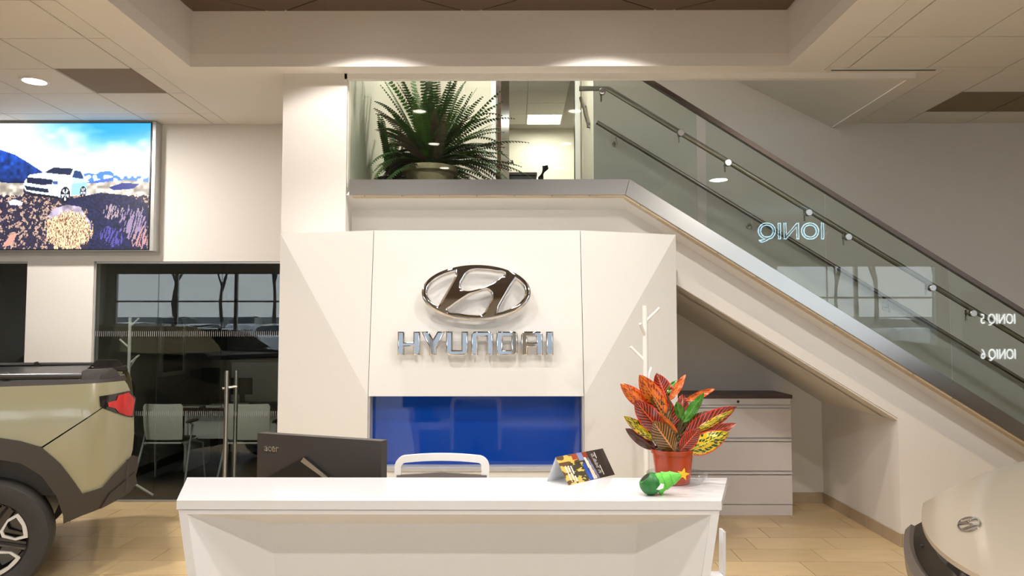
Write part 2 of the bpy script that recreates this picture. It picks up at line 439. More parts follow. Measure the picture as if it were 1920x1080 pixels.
b = BM(); box(b, -1.36, 3.17, YS-.02, YS+.03, 3.655, CZ+.01); box(b, 3.12, 3.17, YS+.03, YB, 3.655, CZ+.01)
struct('trim_1', b, 'ceiling_paint', 'plaster lip around the stairwell opening')
b = BM()
box(b, WX0-.1, WX0, WY0, WY1+.1, CZ+.1, CZ2+.06); box(b, WX1, WX1+.1, WY0, WY1+.1, CZ+.1, CZ2+.06)
box(b, WX0, WX1, WY1, WY1+.1, CZ+.1, 5.4); box(b, WX0, WX1, WY0-.1, WY0, CZ+.1, CZ2+.06)
struct('wall_coffer', b, 'wall_paint', 'plaster sides of the raised ceiling coffer')
cc = struct('ceiling_coffer', boxm(WX0, WX1, WY0, WY1, CZ2+.02, CZ2+.06), 'black', 'dark brown panelled coffer ceiling')
# triangular/trapezoid brown panels
edges = [P(x, 8, WY1).x for x in (344, 518, 884, 1246, 1487)]
row = 0; y = WY1; restb = BM()
while y > WY0+.05:
    d = .43; y1_ = max(WY0, y-d); sl = 1.45
    tips = [-2.0, -.36, 1.12] if row % 2 == 0 else [-2.52, -1.18, .38, 2.11]
    polys = []
    xs = [WX0]+[P(x, 8, WY1).x for x in (518, 884, 1246)]+[WX1]
    if row % 2: xs = [WX0]+[(xs[i]+xs[i+1])/2 for i in range(4)]+[WX1]
    g = .012; h = .07; s = (y-y1_)*1.5
    for i in range(len(xs)-1):
        a, c = xs[i]+(h if i else 0), xs[i+1]-(h if i < len(xs)-2 else 0)
        a2 = a+(s if i else 0); c2 = c-(s if i < len(xs)-2 else 0)
        if c2-a2 < .02: m_ = (a2+c2)/2; a2 = m_-.01; c2 = m_+.01
        polys.append([(a+g, y), (c-g, y), (c2-g, y1_+g), (a2+g, y1_+g)])
        if i < len(xs)-2:
            n0 = xs[i+1]; polys.append([(n0-h+g, y), (n0+h-g, y), (n0+h+s-g, y1_+g), (n0-h-s+g, y1_+g)])
    for pl in polys:
        if row < 3:
            bb = BM(); prismZ(bb, pl, CZ2, CZ2+.03); obj('ceiling_panel', bb, 'brown_panel', cc, local=True)
        else: prismZ(restb, pl, CZ2, CZ2+.03)
    y = y1_; row += 1
q = obj('panels_beyond', restb, 'brown_panel'); q.parent = cc; q['kind'] = 'stuff'
# slot diffuser and vents
sd = thing('slot_diffuser', 'thin linear slot diffuser in the plaster ceiling border', 'vent', (2.85, 5.8, CZ))
a = P(1556, 127, 5.73).x; c_ = P(1762, 127, 5.73).x
obj('frame', bbox(a, c_, 5.72, 5.79, CZ-.006, CZ, .002, 1), 'light_trim', sd)
obj('slot', boxm(a+.02, c_-.02, 5.745, 5.765, CZ-.008, CZ-.002), 'black', sd)
# ------------------------------------------------------------------ walls
GL0, GL1, GZ = P(170, 700, YB).x, -1.45, P(300, 490, YB).z      # glazed office front
LO = P(48, 600, YB).x
b = BM()
box(b, XL, 3.2, YB, YB+.12, GZ, CZ+.1); box(b, LO, GL0, YB, YB+.12, 0, GZ); box(b, XL, -7.6, YB, YB+.12, 0, GZ)
box(b, GL1, .77, YB, YB+.12, 0, UZ-.1)
box(b, XL, -1.36, YB, YB+.12, CZ+.1, 5.4)
box(b, 3.2, XR, YB, YB+.12, GZ, CZ+.1)
box(b, .77, XR, YB, YB+.12, 0, GZ); 
struct('wall_back', b, 'wall_paint', 'off-white back wall of the showroom')
b = BM(); box(b, .77, XR, YB-.001, YB+.12, CZ+.1, 5.6)
struct('wall_stair', b, 'wall_paint', 'off-white wall behind the stair')
# cut upper doorway: the wall above the landing stops at x .77, so the box above GZ between -1.36 and .77 must stay open
bpy.data.objects.remove(bpy.data.objects['wall_back'])
b = BM()
box(b, XL, -1.36, YB, YB+.12, GZ, 5.4); box(b, LO, GL0, YB, YB+.12, 0, GZ); box(b, XL, -7.6, YB, YB+.12, 0, GZ)
box(b, GL1, .77, YB, YB+.12, 0, UZ-.12); box(b, -1.36, .77, YB, YB+.12, GZ, UZ-.12); box(b, .77, XR, YB, YB+.12, 0, CZ+.1)
struct('wall_back', b, 'wall_paint', 'off-white back wall of the showroom')
b = BM(); box(b, XL-.1, XL, YF, YB+.1, 0, CZ+.2); struct('wall_left', b, 'wall_paint', 'off-white side wall on the screen side')
b = BM(); box(b, XR, XR+.1, YF, YB+.1, 0, CZ+.2); struct('wall_right', b, 'wall_paint', 'off-white side wall on the stair side')
b = BM(); box(b, XL, XR, YF-.15, YF, 3.45, CZ+.6); box(b, XL, XR, YF-.15, YF, -.1, .12)
for x in (-13, -6.8, .2, 7.0, 12): box(b, x-.25, x+.25, YF-.2, YF+.05, 0, 3.5)
struct('wall_front', b, 'wall_paint', 'glazed shop front wall with plaster piers')
# column
b = BM(); x0, x1 = P(529, 300, YS-.02).x, P(649, 300, YS-.02).x
box(b, x0, x1, YS-.02, YB, 0, CZ); struct('wall_column', b, 'wall_paint', 'square off-white pier beside the upper landing')
# stairwell enclosure
b = BM(); box(b, -1.42, x1+.004, YS+.03, 8.7, UZ, 5.5); struct('wall_landing_side', b, 'office_cream', 'side wall of the upper landing')
b = BM(); box(b, .77, .87, YB+.12, 8.6, UZ-.12, 5.5); struct('wall_return', b, 'office_cream', 'short return wall beside the upstairs door')
DX0, DX1, DY = P(930, 250, 8.6).x, P(1078, 250, 8.6).x, 8.6
DZ = UZ+2.1
b = BM(); box(b, -1.42, DX0, DY, DY+.12, UZ, 5.5); box(b, DX1, .87, DY, DY+.12, UZ, 5.5); box(b, DX0, DX1, DY, DY+.12, DZ, 5.5)
struct('wall_landing', b, 'office_cream', 'cream wall with the upstairs doorway')
b = BM(); zz = 3.655; prismY(b, [(3.13, zz), (3.2, zz+.05), (0, zz+.05+3.2*.51), (-.1, 5.3), (-1.42, 5.3), (-1.42, 5.27), (-.12, 5.27), (.03, 5.22)], YS+.03, 8.7)
struct('ceiling_stairwell', b, 'wall_paint', 'sloping plaster soffit over the stair')
# upper slab, landing
b = BM(); box(b, -1.42, .87, YW, 8.7, UZ-.12, UZ); box(b, -1.6, 1.3, 8.6, 13.4, UZ-.12, UZ); struct('floor_upper', b, 'carpet', 'carpeted upper floor')
b = BM(); box(b, -1.6, 1.3, 13.4, 13.5, UZ, 5.4); box(b, -1.7, -1.6, 8.7, 13.5, UZ, 5.4); box(b, 1.3, 1.4, 8.7, 13.5, UZ, 5.4)
struct('wall_office_upper', b, 'office_cream', 'cream walls of the upstairs office')
uc = struct('ceiling_office_upper', boxm(-1.6, 1.3, 8.72, 13.4, 5.29, 5.33), 'groove', 'tiled ceiling of the upstairs office')
um = mesh_of(boxm(0, .602, 0, .602, 0, .015)); um.materials.append(M['ceiling_tile'])
lx, ly = P(987, 229, 12.7).x, 12.32
for i in range(-3, 3):
    for j in range(-6, 2):
        x, y = lx+i*.61, ly+j*.61
        if (i, j) == (0, 0) or x < -1.65 or x+.6 > 1.33 or y < 8.7 or y > 12.9: continue
        o = link(bpy.data.objects.new('ceiling_tile', um)); o.location = (x, y, 5.25); o.parent = uc
pl = thing('light_panel', 'square white ceiling light panel in the upstairs office', 'light', (lx+.3, ly+.3, 5.25))
obj('frame', bbox(lx, lx+.605, ly, ly+.605, 5.246, 5.26, .003, 1), 'light_trim', pl); obj('diffuser', boxm(lx+.02, lx+.585, ly+.02, ly+.585, 5.243, 5.247), 'panel_glow', pl)
area_disk('upstairs_light_panel', lx+.3, ly+.3, 5.23, 30, .5, (1, .93, .82))
# door and frame upstairs
b = BM()
for xx in (DX0-.06, DX1): box(b, xx, xx+.06, DY-.03, DY+.14, UZ, DZ+.06)
box(b, DX0, DX1, DY-.03, DY+.14, DZ, DZ+.06); struct('door_1', b, 'plastic_white', 'pale door frame upstairs')
dt = thing('office_door', 'dark wooden office door standing open upstairs', 'door', (DX0+.03, DY+.12, UZ), -R(6))
obj('leaf', bbox(DX0+.01, DX0+.055, DY+.13, DY+.98, UZ+.01, DZ-.01, .003, 1), 'door_wood', dt)
b = BM(); lathe(b, [(.026, 0), (.026, .012)], 16, (0, 0, 0), 'Y', True, True)
bmesh.ops.rotate(b, verts=b.verts[:], matrix=Matrix.Rotation(-PI/2, 3, 'Z')); bmesh.ops.translate(b, verts=b.verts[:], vec=(DX0+.055, DY+.9, UZ+1.0))
tube(b, [(DX0+.06, DY+.9, UZ+1.0), (DX0+.11, DY+.9, UZ+1.0), (DX0+.115, DY+.78, UZ+1.0)], .009, 8)
obj('lever_handle', b, 'black', dt, True)
obj('hinge', boxm(DX0-.002, DX0+.015, DY+.11, DY+.135, UZ+1.5, UZ+1.6), 'steel', dt)
# upstairs desk and chair glimpses
t = thing('office_desk', 'dark desk with a wooden edge in the upstairs office', 'desk', (.05, 11.6, UZ))
dx0, dx1 = P(955, 328, 11.4).x, P(1007, 328, 11.4).x
zt = P(980, 323, 11.4).z
obj('worktop', bbox(dx0-.8, dx1, 11.4, 12.1, zt-.04, zt, .004), 'door_wood', t)
obj('front_panel', boxm(dx0-.8, dx1-.02, 11.44, 11.47, UZ, zt-.04), 'black', t); obj('side_panel', boxm(dx1-.05, dx1-.02, 11.47, 12.08, UZ, zt-.04), 'black', t)
t = thing('desk_chair', 'black desk chair upstairs beside the dark desk', 'chair', (.4, 10.9, UZ))
b = BM(); p0, p1 = P(1014, 333, 10.9), P(1021, 314, 10.9)
tube(b, [p0-Vector((.02, 0, .35)), p0, p1+Vector((.01, 0, 0)), p1+Vector((.05, 0, .01))], [.03, .04, .045, .03], 8); obj('backrest', b, 'black', t, True)
b = BM(); box(b, p0.x-.28, p0.x+.1, 10.7, 11.1, UZ+.42, UZ+.50); obj('seat', bevel(b, .02), 'black', t)
obj('column', tubem([(p0.x-.08, 10.9, UZ+.05), (p0.x-.08, 10.9, UZ+.43)], .03), 'black', t)
for k in range(5):
    an = k*2*PI/5; obj('foot', tubem([(p0.x-.08, 10.9, UZ+.07), (p0.x-.08+.3*math.cos(an), 10.9+.3*math.sin(an), UZ+.03)], .02, 6), 'black', t)
# ------------------------------------------------------------------ stair: wall, stringer, band, steps
SL = .617                                                # slope dz/dx
def cz_at(x): return CAMZ
pc = P(1690, 1017, YS); XC = pc.x                         # outer corner of the enclosure wall
A = P(1273, 537, YS); Bp = P(1677, 784, YS)               # opening edge
T0 = P(1272, 509, YS); T1 = P(1760, 811, YS)
slt = (T1.z-T0.z)/(T1.x-T0.x)
xe = T1.x+(T1.z)/(-slt)                                   # where the sloping top meets the floor
A2 = Vector((A.x-.38, 0, A.z+.38*.617)); 
T00 = Vector((T0.x-.38, 0, T0.z-.38*slt))
b = BM()
prismY(b, [(A2.x, A2.z), (T00.x, T00.z), (T1.x, T1.z), (xe, 0.0), (XC, 0), (XC, Bp.z)], YS, YW-.005)
struct('wall_stair_enclosure', b, 'wall_paint', 'cream stair enclosure wall with a sloping top')
b = BM(); box(b, XC, XC+.1, YW-.005, YB, 0, Bp.z); 
struct('wall_recess', b, 'wall_paint', 'side wall of the recess under the stair')
# stringer wall (beige) and flight underside
H0 = P(1174, 393, YW); H1 = P(1380, 520, YW)
ls = (H1.z-H0.z)/(H1.x-H0.x)
xend = H0.x+(0-H0.z)/ls
soff = lambda x: A.z+(x-A.x)*(Bp.z-A.z)/(Bp.x-A.x)
b = BM(); xs9 = A.x-.45
prismY(b, [(-1.36, 0), (xs9, 0), (xs9, UZ-.1), (-1.36, UZ-.1)], YW, YW+.08)
zq9 = lambda x: H0.z+.02+(x-H0.x-.05)*ls
prismY(b, [(xs9, soff(xs9)), (xs9, UZ-.1), (H0.x+.05, UZ-.1), (H0.x+.05, H0.z+.02), (XC+.05, zq9(XC+.05)), (XC+.05, soff(XC+.05))], YW, YW+.08)
prismY(b, [(XC+.05, 0), (XC+.05, zq9(XC+.05)), (xend, 0)], YW, YW+.08)
struct('wall_stringer', b, 'wall_paint', 'beige stringer wall below the steel band')
b = BM(); xs9 = A.x-.45; prismY(b, [(xs9, soff(xs9)), (XC+.05, soff(XC+.05)), (XC+.05, soff(XC+.05)+.1), (xs9, soff(xs9)+.1)], YS+.01, YB)
struct('ceiling_recess', b, 'wall_paint', 'sloping underside of the stair')
# overhang soffit + plywood edge
E0 = P(1172, 365, YS-.03); E1 = P(1813, 761, YS-.03); le = (E1.z-E0.z)/(E1.x-E0.x)
XEND = 5.4
def slab(bm, x0, z0, x1, z1, xb, y0, za, y1, zb):
    pass
b = BM()
zl = lambda x: E0.z+(x-E0.x)*le if x > E0.x else E0.z
zh = lambda x: H0.z+(x-H0.x)*ls if x > H0.x else H0.z
pts = [(-1.36, E0.z, H0.z), (E0.x, E0.z, H0.z), (XEND, zl(XEND), zh(XEND))]
fr = [b.verts.new((x, YS+.0, z+.004)) for x, z, _ in pts]; bk = [b.verts.new((x+(H0.x-E0.x if i == 1 else 0), YW+.001, h)) for i, (x, _, h) in enumerate(pts)]
up = [b.verts.new((x, YW+.001, z+.1)) for x, z, _ in pts]
for i in (0, 1):
    b.faces.new((fr[i], fr[i+1], bk[i+1], bk[i])); b.faces.new((fr[i+1], fr[i], up[i], up[i+1]))
struct('trim_2', b, 'wall_paint', 'shaded soffit under the steel stair band')
st = thing('stair_band', 'brushed stainless steel band edging the landing and stair', 'stair', (0, YS-.03, 2.7))
K0 = P(1180, 336, YS-.03); K1 = P(1862, 760, YS-.03); lk = (K1.z-K0.z)/(K1.x-K0.x)
kz = lambda x: K0.z+(x-K0.x)*lk
xl = P(655, 340, YS-.03).x
b = BM(); prismY(b, [(xl, E0.z), (E0.x, E0.z), (K0.x, K0.z), (xl, K0.z)], YS-.03, YG+.03); obj('level_band', bevel(b, .003, 1), 'steel', st)
b = BM(); prismY(b, [(E0.x+.003, E0.z), (XEND, zl(XEND)), (XEND, kz(XEND)), (K0.x+.003, K0.z)], YS-.03, YG+.03); obj('sloping_band', bevel(b, .003, 1), 'steel', st)
b = BM(); prismY(b, [(xl+.02, E0.z-.014), (E0.x-.005, E0.z-.014), (E0.x, E0.z), (xl+.02, E0.z)], YS-.02, YW-.012); obj('plywood_edge', b, 'plywood', st)
b = BM(); prismY(b, [(E0.x-.005, E0.z-.014), (XEND, zl(XEND)-.018), (XEND, zl(XEND)), (E0.x, E0.z)], YS-.02, YW-.012); obj('plywood_edge', b, 'plywood', st)
sc = mesh_of(lathe(BM(), [(.0001, 0), (.006, .001), (.006, .004)], 8, (0, 0, 0), 'Y')); sc.materials.append(M['dark_steel'])
for k in range(7):
    o = link(bpy.data.objects.new('screw', sc)); o.parent = st; o.location = Vector((xl+.12+k*.295, YS-.024, E0.z-.007))-ORG[st]
for k in range(9):
    x = E0.x+.12+k*.3; o = link(bpy.data.objects.new('screw', sc)); o.parent = st; o.location = Vector((x, YS-.024, zl(x)-.009))-ORG[st]
# steps (behind the band)
sg = thing('stair_flight', 'carpeted stair flight rising behind the glass balustrade', 'stair', (3, 6.7, 0))
n = 16; xtop = K0.x+.1; rise = UZ/n; run = rise/.617
for k in range(n):
    x0 = xtop+k*run; z = UZ-(k+1)*rise
    obj('step', bbox(x0, x0+run+.03, YW+.085, YB-.006, max(0, z-.12), z, .006, 1), 'carpet', sg)
# ------------------------------------------------------------------ balustrade glass
gz = lambda x, Y=YG: kz(x)
def zc(x): # top of the sloping glass (cap)
    return CAP0.z+(x-CAP0.x)*lcap
CAP0 = P(1203, 147, YG); CAP1 = P(1920, 590, YG); lcap = (CAP1.z-CAP0.z)/(CAP1.x-CAP0.x)
bal = thing('glass_balustrade', 'clear glass balustrade with dark cap rail along the stair', 'railing', (1, YG, 2.7))
def pane(pts): 
    b = BM(); prismY(b, pts, YG-.006, YG+.006); return obj('glass_pane', b, 'glass', bal)
gx = lambda px, py: P(px, py, YG).x
zb_ = K0.z-.03
pane([(gx(658, 250), zb_), (gx(869, 250), zb_), (gx(869, 250), 3.95), (gx(658, 250), 3.95)])
pane([(gx(871, 250), zb_), (gx(1092, 250), zb_), (gx(1092, 250), 3.95), (gx(871, 250), 3.95)])
xa, xb = gx(1093.5, 250), gx(1307, 350)
xt = CAP0.x-(4.0-CAP0.z)/(-lcap)
pane([(xa, zb_), (K0.x, zb_), (xb, kz(xb)-.03), (xb, zc(xb)), (max(xt, xa+.02), 4.0), (xa, 4.0)])
for p0, p1 in ((1327, 1548), (1551, 1777.5), (1780.5, 2020), (2023, 2200)):
    xa, xb = gx(p0, 500), gx(p1, 500); pane([(xa, kz(xa)-.03), (xb, kz(xb)-.03), (xb, zc(xb)), (xa, zc(xa))])
b = BM(); x0 = CAP0.x-.45; x1 = 5.3
nrm = Vector((-lcap, 0, 1)).normalized(); w2 = .021; 
prismY(b, [(x0, zc(x0)-.008), (x1, zc(x1)-.008), (x1, zc(x1)+.034), (x0, zc(x0)+.034)], YG-.024, YG+.024); obj('cap_rail', bevel(b, .012, 3), 'bronze_cap', bal, True)
# upper handrail (inside of the near glass)
YR = YG+.085
def rail_with_brackets(name, label, pts, discs, Y, glassy):
    t = thing(name, label, 'handrail', pts[0])
    obj('rail', tubem(pts, .021, 14), 'dark_steel', t, True)
    for (px, py) in discs:
        c = P(px, py, Y); yd = YG+.006 if glassy else YB
        b = BM()
        if glassy:
            lathe(b, [(.0001, YG-.022-c.y), (.024, YG-.022-c.y), (.027, YG-.018-c.y), (.027, YG-.006-c.y)], 20, c, 'Y'); lathe(b, [(.026, .006+YG-c.y), (.026, .02+YG-c.y), (.0001, .02+YG-c.y)], 20, c, 'Y')
        else: lathe(b, [(.027, YB-c.y), (.027, YB-.012-c.y), (.0001, YB-.013-c.y)], 20, c, 'Y')
        d = obj('standoff_disc', b, 'steel' if glassy else 'dark_steel', t, True)
        # arm from the disc up to the rail
        zr = min((abs((pts[i][0]+k/40*(pts[i+1][0]-pts[i][0]))-c.x), pts[i][2]+k/40*(pts[i+1][2]-pts[i][2])) for i in range(len(pts)-1) for k in range(41))[1]
        b = BM(); yw = YG+.02 if glassy else YB-.012
        tube(b, [(c.x, yw, c.z), (c.x, pts[0][1], c.z), (c.x, pts[0][1], zr-.015)], .008, 8)
        tube(b, [(c.x, pts[0][1], c.z+.004), (c.x, pts[0][1], c.z-.055)], .007, 8)
        obj('arm', b, 'dark_steel', t, True)
    return t
q0, q1, q2 = P(1086, 166, YR), P(1139, 166, YR), P(1920, 639, YR)
sl_ = (q2.z-q1.z)/(q2.x-q1.x); q3 = Vector((5.2, YR, q1.z+(5.2-q1.x)*sl_))
rail_with_brackets('handrail', 'round steel handrail on glass-mounted discs', [q0, q1, q3], [(1127, 178), (1272, 255), (1359, 310), (1508, 402), (1581, 447), (1736, 541), (1811, 588)], YR, True)
YR2 = YB-.09
r0, r1 = P(1119, 229, YR2), P(1920, 715, YR2); sl2 = (r1.z-r0.z)/(r1.x-r0.x); r2 = Vector((5.2, YR2, r0.z+(5.2-r0.x)*sl2))
rail_with_brackets('handrail', 'round steel handrail bracketed to the stair back wall', [r0, r2], [(1155, 266), (1409, 421), (1667, 576)], YR2, False)
t = thing('handrail', 'short steel handrail bracketed to the landing return wall', 'handrail', (.70, 7.6, 3.7))
ra, rb = P(1103, 232, 7.6), P(1089, 184, 8.1)
obj('rail', tubem([ra+Vector((0, 0, .0)), rb], .02, 12), 'dark_steel', t, True)
for p in (ra+(rb-ra)*.1, ra+(rb-ra)*.9): obj('arm', tubem([p, p+Vector((0, 0, -.07)), Vector((.77, p.y, p.z-.07))], .008, 8), 'dark_steel', t, True)
# ------------------------------------------------------------------ tiled skirting in the recess
def skirting(name, label, p0, p1, nrm):
    L = (p1-p0).length; d = (p1-p0)/L; s = struct(name, boxm(0, .001, 0, .001, 0, .001), 'grout', label)
    n = max(1, round(L/.305)); w = L/n
    for k in range(n):
        a = p0+d*(w*k+.002); c = p0+d*(w*(k+1)-.002); b = BM()
        hull(b, [a, c, c+nrm*.012, a+nrm*.012], [v+Vector((0, 0, .1)) for v in (a, c, c+nrm*.012, a+nrm*.012)]); obj('skirting_tile', b, 'base_tile').parent = s
skirting('baseboard_recess_back', 'beige tile skirting behind the filing cabinet', Vector((1.3, YB, 0)), Vector((XC, YB, 0)), Vector((0, -1, 0)))
skirting('baseboard_recess_side', 'beige tile skirting along the recess side wall', Vector((XC, YB-.012, 0)), Vector((XC, YS-.012, 0)), Vector((-1, 0, 0)))
skirting('baseboard_stair', 'beige tile skirting along the stair enclosure', Vector((XC, YS, 0)), Vector((XC+1.6, YS, 0)), Vector((0, -1, 0)))
# ------------------------------------------------------------------ feature wall with emblem
TL, TR = P(701, 432, 5.40), P(1088, 432, 5.40); BL, BR = P(690, 743, 5.28), P(1095, 743, 5.28)
OL, OR = P(526, 438, 5.55), P(1267, 440, 5.55)
fw = thing('feature_wall', 'white faceted feature wall with a glossy blue lower panel', 'display wall', (-.2, 5.6, 0))
YK = 5.80
def facet(name, pts, m='feature_wall'):
    b = BM(); hull(b, pts, [Vector((p[0], YK, p[2])) for p in pts]); return obj(name, b, 'feature_white', fw)
dn = lambda p, z=0: Vector((p.x, p.y, z))
g = Vector((.002, 0, 0))
facet('centre_panel', [TL+g, TR-g, BR-g, BL+g])
facet('upper_facet', [OL, TL-g, BL-g]); facet('upper_facet', [TR+g, OR, BR+g])
facet('side_facet', [OL, BL-g, dn(BL), dn(OL)]); facet('side_facet', [BR+g, OR, dn(OR), dn(BR)])
zs = P(890, 880, 5.28).z
facet('base_panel', [Vector((BL.x, 5.28, zs)), Vector((BR.x, 5.28, zs)), Vector((BR.x, 5.28, 0)), Vector((BL.x, 5.28, 0))])
yg = 5.40
b = BM(); box(b, BL.x+.004, BR.x-.004, yg, yg+.03, zs-.01, BL.z-.001); obj('blue_panel', b, 'blue_glass', fw)
b = BM(); box(b, BL.x, BL.x+.012, 5.29, yg, zs, BL.z); box(b, BR.x-.012, BR.x, 5.29, yg, zs, BL.z); box(b, BL.x, BR.x, 5.27, yg, zs-.012, zs+.012); obj('panel_frame', b, 'grey_trim', fw)
# emblem: outline traced in sheet units (x right, y down), centre 950,525, 815 semi-width
def emblem_mesh(scale, depth, bev):
    def ell(a, b_, t0, t1, n): return [(950+a*math.cos(t0+(t1-t0)*k/n), 525+b_*math.sin(t0+(t1-t0)*k/n)) for k in range(n+1)]
    def ang(x, y): return math.atan2((y-525)/372, (x-950)/770)
    sp = [ell(815, 410, 0, 2*PI*59/60, 59)]
    a0, a1 = ang(395, 765), ang(650, 190)
    l = ell(770, 372, a0, a1+2*PI if a1 < a0 else a1, 14)
    sp.append(l+[(655, 260), (600, 370), (520, 520), (440, 660)])
    sp.append([(880, 172), (1050, 165), (1250, 190), (1400, 238), (1300, 330), (1130, 430), (950, 500), (800, 520), (715, 490), (695, 410), (745, 300), (810, 205)])
    sp.append([(1120, 470), (1190, 520), (1205, 610), (1150, 740), (1055, 880), (900, 893), (700, 868), (500, 810), (570, 735), (700, 640), (850, 545), (1000, 490)])
    a0, a1 = ang(1535, 300), ang(1235, 855)
    sp.append(ell(770, 372, a0, a1, 14)+[(1290, 740), (1390, 560), (1470, 420)])
    sp = [[((x-950)*scale, -(y-525)*scale) for x, y in s] for s in sp]
    me = curve_mesh(sp, depth, bev, 3, smoothsp=(2, 3)); return me
def on_panel(px, py, off=0):
    """point on the tilted centre panel"""
    nn = (TR-TL).cross(BL-TL).normalized(); d = ray(px, py); c0 = Vector((0, 0, CAMZ))
    t = (TL-c0).dot(nn)/d.dot(nn); 
    if nn.y > 0: nn = -nn
    return c0+d*t+nn*off, nn
pc_, nn = on_panel(894, 552)
wid = (on_panel(992, 552)[0]-on_panel(796, 552)[0]).length
tilt = math.atan2(nn.z, -nn.y)
def mount(o, p): o.location = p; o.rotation_euler = (PI/2+(-tilt if False else 0)-0, 0, 0); o.rotation_euler = (PI/2-tilt*-1*-1, 0, 0)
em = obj('oval_emblem', emblem_mesh(wid/1630, .012, .017), 'chrome'); em.data.shade_smooth(); em.data.set_sharp_from_angle(angle=R(40))
mount(em, on_panel(894, 552, .075)[0]); tag(em, 'large chrome oval emblem with slanted H on the white feature wall', 'emblem')
# chrome letters
def letter_splines(ch):
    # boxes on a 0..220 x 0..240 sheet (y down), stroke 50
    if ch == 'H': return [[(0,0),(52,0),(52,118),(168,118),(168,0),(222,0),(222,240),(168,240),(168,150),(52,150),(52,240),(0,240)]]
    if ch == 'Y': return [[(0,0),(62,0),(118,98),(176,0),(240,0),(146,165),(146,240),(92,240),(92,165)]]
    if ch == 'U': return [[(0,0),(52,0),(52,205),(170,205),(170,0),(222,0),(222,215),(197,240),(25,240),(0,215)]]
    if ch == 'N': return [[(0,240),(0,25),(25,0),(197,0),(222,25),(222,240),(170,240),(170,38),(52,38),(52,240)]]
    if ch == 'D': return [[(0,0),(197,0),(222,25),(222,215),(197,240),(0,240)], [(52,38),(170,38),(170,203),(52,203)]]
    if ch == 'A': return [[(0,240),(0,25),(25,0),(197,0),(222,25),(222,240),(170,240),(170,150),(52,150),(52,240)], [(52,38),(170,38),(170,120),(52,120)]]
    if ch == 'I': return [[(0,0),(54,0),(54,240),(0,240)]]
lt = thing('chrome_lettering', 'chrome block letters spelling HYUNDAI on the white feature wall', 'sign', on_panel(892, 680)[0])
zx = [(65, 300), (340, 580), (618, 848), (908, 1135), (1195, 1418), (1478, 1705), (1765, 1826)]
for ch, (a, c_) in zip('HYUNDAI', zx):
    pl_, pr_ = on_panel(740+a/6.194, 645, .0)[0], on_panel(740+c_/6.194, 645)[0]
    sp = letter_splines(ch); w = max(p[0] for p in sp[0]); sx = (pr_.x-pl_.x)/w
    hz = (on_panel(892, 624.5)[0]-on_panel(892, 665)[0]).length/240
    me = curve_mesh([[(x*sx, (120-y)*hz) for x, y in s] for s in sp], .008, .011, 3)
    o = obj('letter', me, 'chrome', lt, local=True); o.rotation_euler = (PI/2, 0, 0)
    o.location = on_panel(740+a/6.194, 645, .062)[0]-ORG[lt]; me.shade_smooth(); me.set_sharp_from_angle(angle=R(40))
# ------------------------------------------------------------------ glazed office front
def front_pane(x0, x1): return boxm(x0, x1, YB+.03, YB+.042, .012, GZ-.02)
gf = thing('glass_partition', 'frameless glass office front with a long bar handle', 'glass wall', (-3, YB, 0))
cuts = [GL0+.012, P(296, 490, YB).x, P(415, 490, YB).x, P(534, 490, YB).x, GL1]
for i in range(4): obj('glass_pane', front_pane(cuts[i]+.003, cuts[i+1]-.003), 'glass_dark', gf)
b = BM(); box(b, GL0, GL1, YB+.02, YB+.055, GZ-.02, GZ); box(b, GL0, GL1, YB+.02, YB+.055, 0, .014); box(b, GL0, GL0+.014, YB+.02, YB+.055, 0, GZ); obj('channel', b, 'frame_alu', gf)
for zpx, hh in ((626, .05), (776, .045)):                       # etched dash bands
    zc_ = P(300, zpx, YB).z; b = BM(); x = GL0+.02
    while x < GL1-.01: box(b, x, x+.0035, YB+.0275, YB+.0285, zc_-hh/2, zc_+hh/2); x += .02
    fb = obj('frit_band', b, 'grey_trim', gf); fb['kind'] = 'stuff'
hz0, hz1 = P(424, 893, YB-.02).z-.15, P(424, 695, YB-.02).z
for xx, nm in ((P(424, 800, YB-.02).x, 0), (P(435.5, 800, YB-.02).x, 1)):
    obj('bar_handle', tubem([(xx, YB-.03+.09*nm, hz0), (xx, YB-.03+.09*nm, hz1)], .02, 14), 'steel', gf, True)
b = BM(); zc_ = P(424, 727, YB).z; xx0, xx1 = P(419, 727, YB).x, P(442, 727, YB).x; tube(b, [(xx0, YB-.03, zc_-.005), (xx1, YB+.03, zc_+.012)], .014, 10); obj('handle_fixing', b, 'steel', gf, True)
b = BM(); tube(b, [(P(424, 800, YB).x, YB-.03, .6), (P(424, 800, YB).x, YB+.03, .6)], .01, 8); obj('handle_fixing', b, 'steel', gf, True)
g2 = thing('glass_partition', 'frameless glass office front beyond the pillar', 'glass wall', (-6, YB, 0))
for a, c_ in ((-7.6, -6.2), (-6.2, LO)): obj('glass_pane', boxm(a+.003, c_-.003, YB+.03, YB+.042, .012, GZ-.02), 'glass_dark', g2)
b = BM(); box(b, -7.6, LO, YB+.02, YB+.055, GZ-.02, GZ); box(b, -7.6, LO, YB+.02, YB+.055, 0, .014); box(b, LO-.014, LO, YB+.02, YB+.055, 0, GZ); obj('channel', b, 'frame_alu', g2)
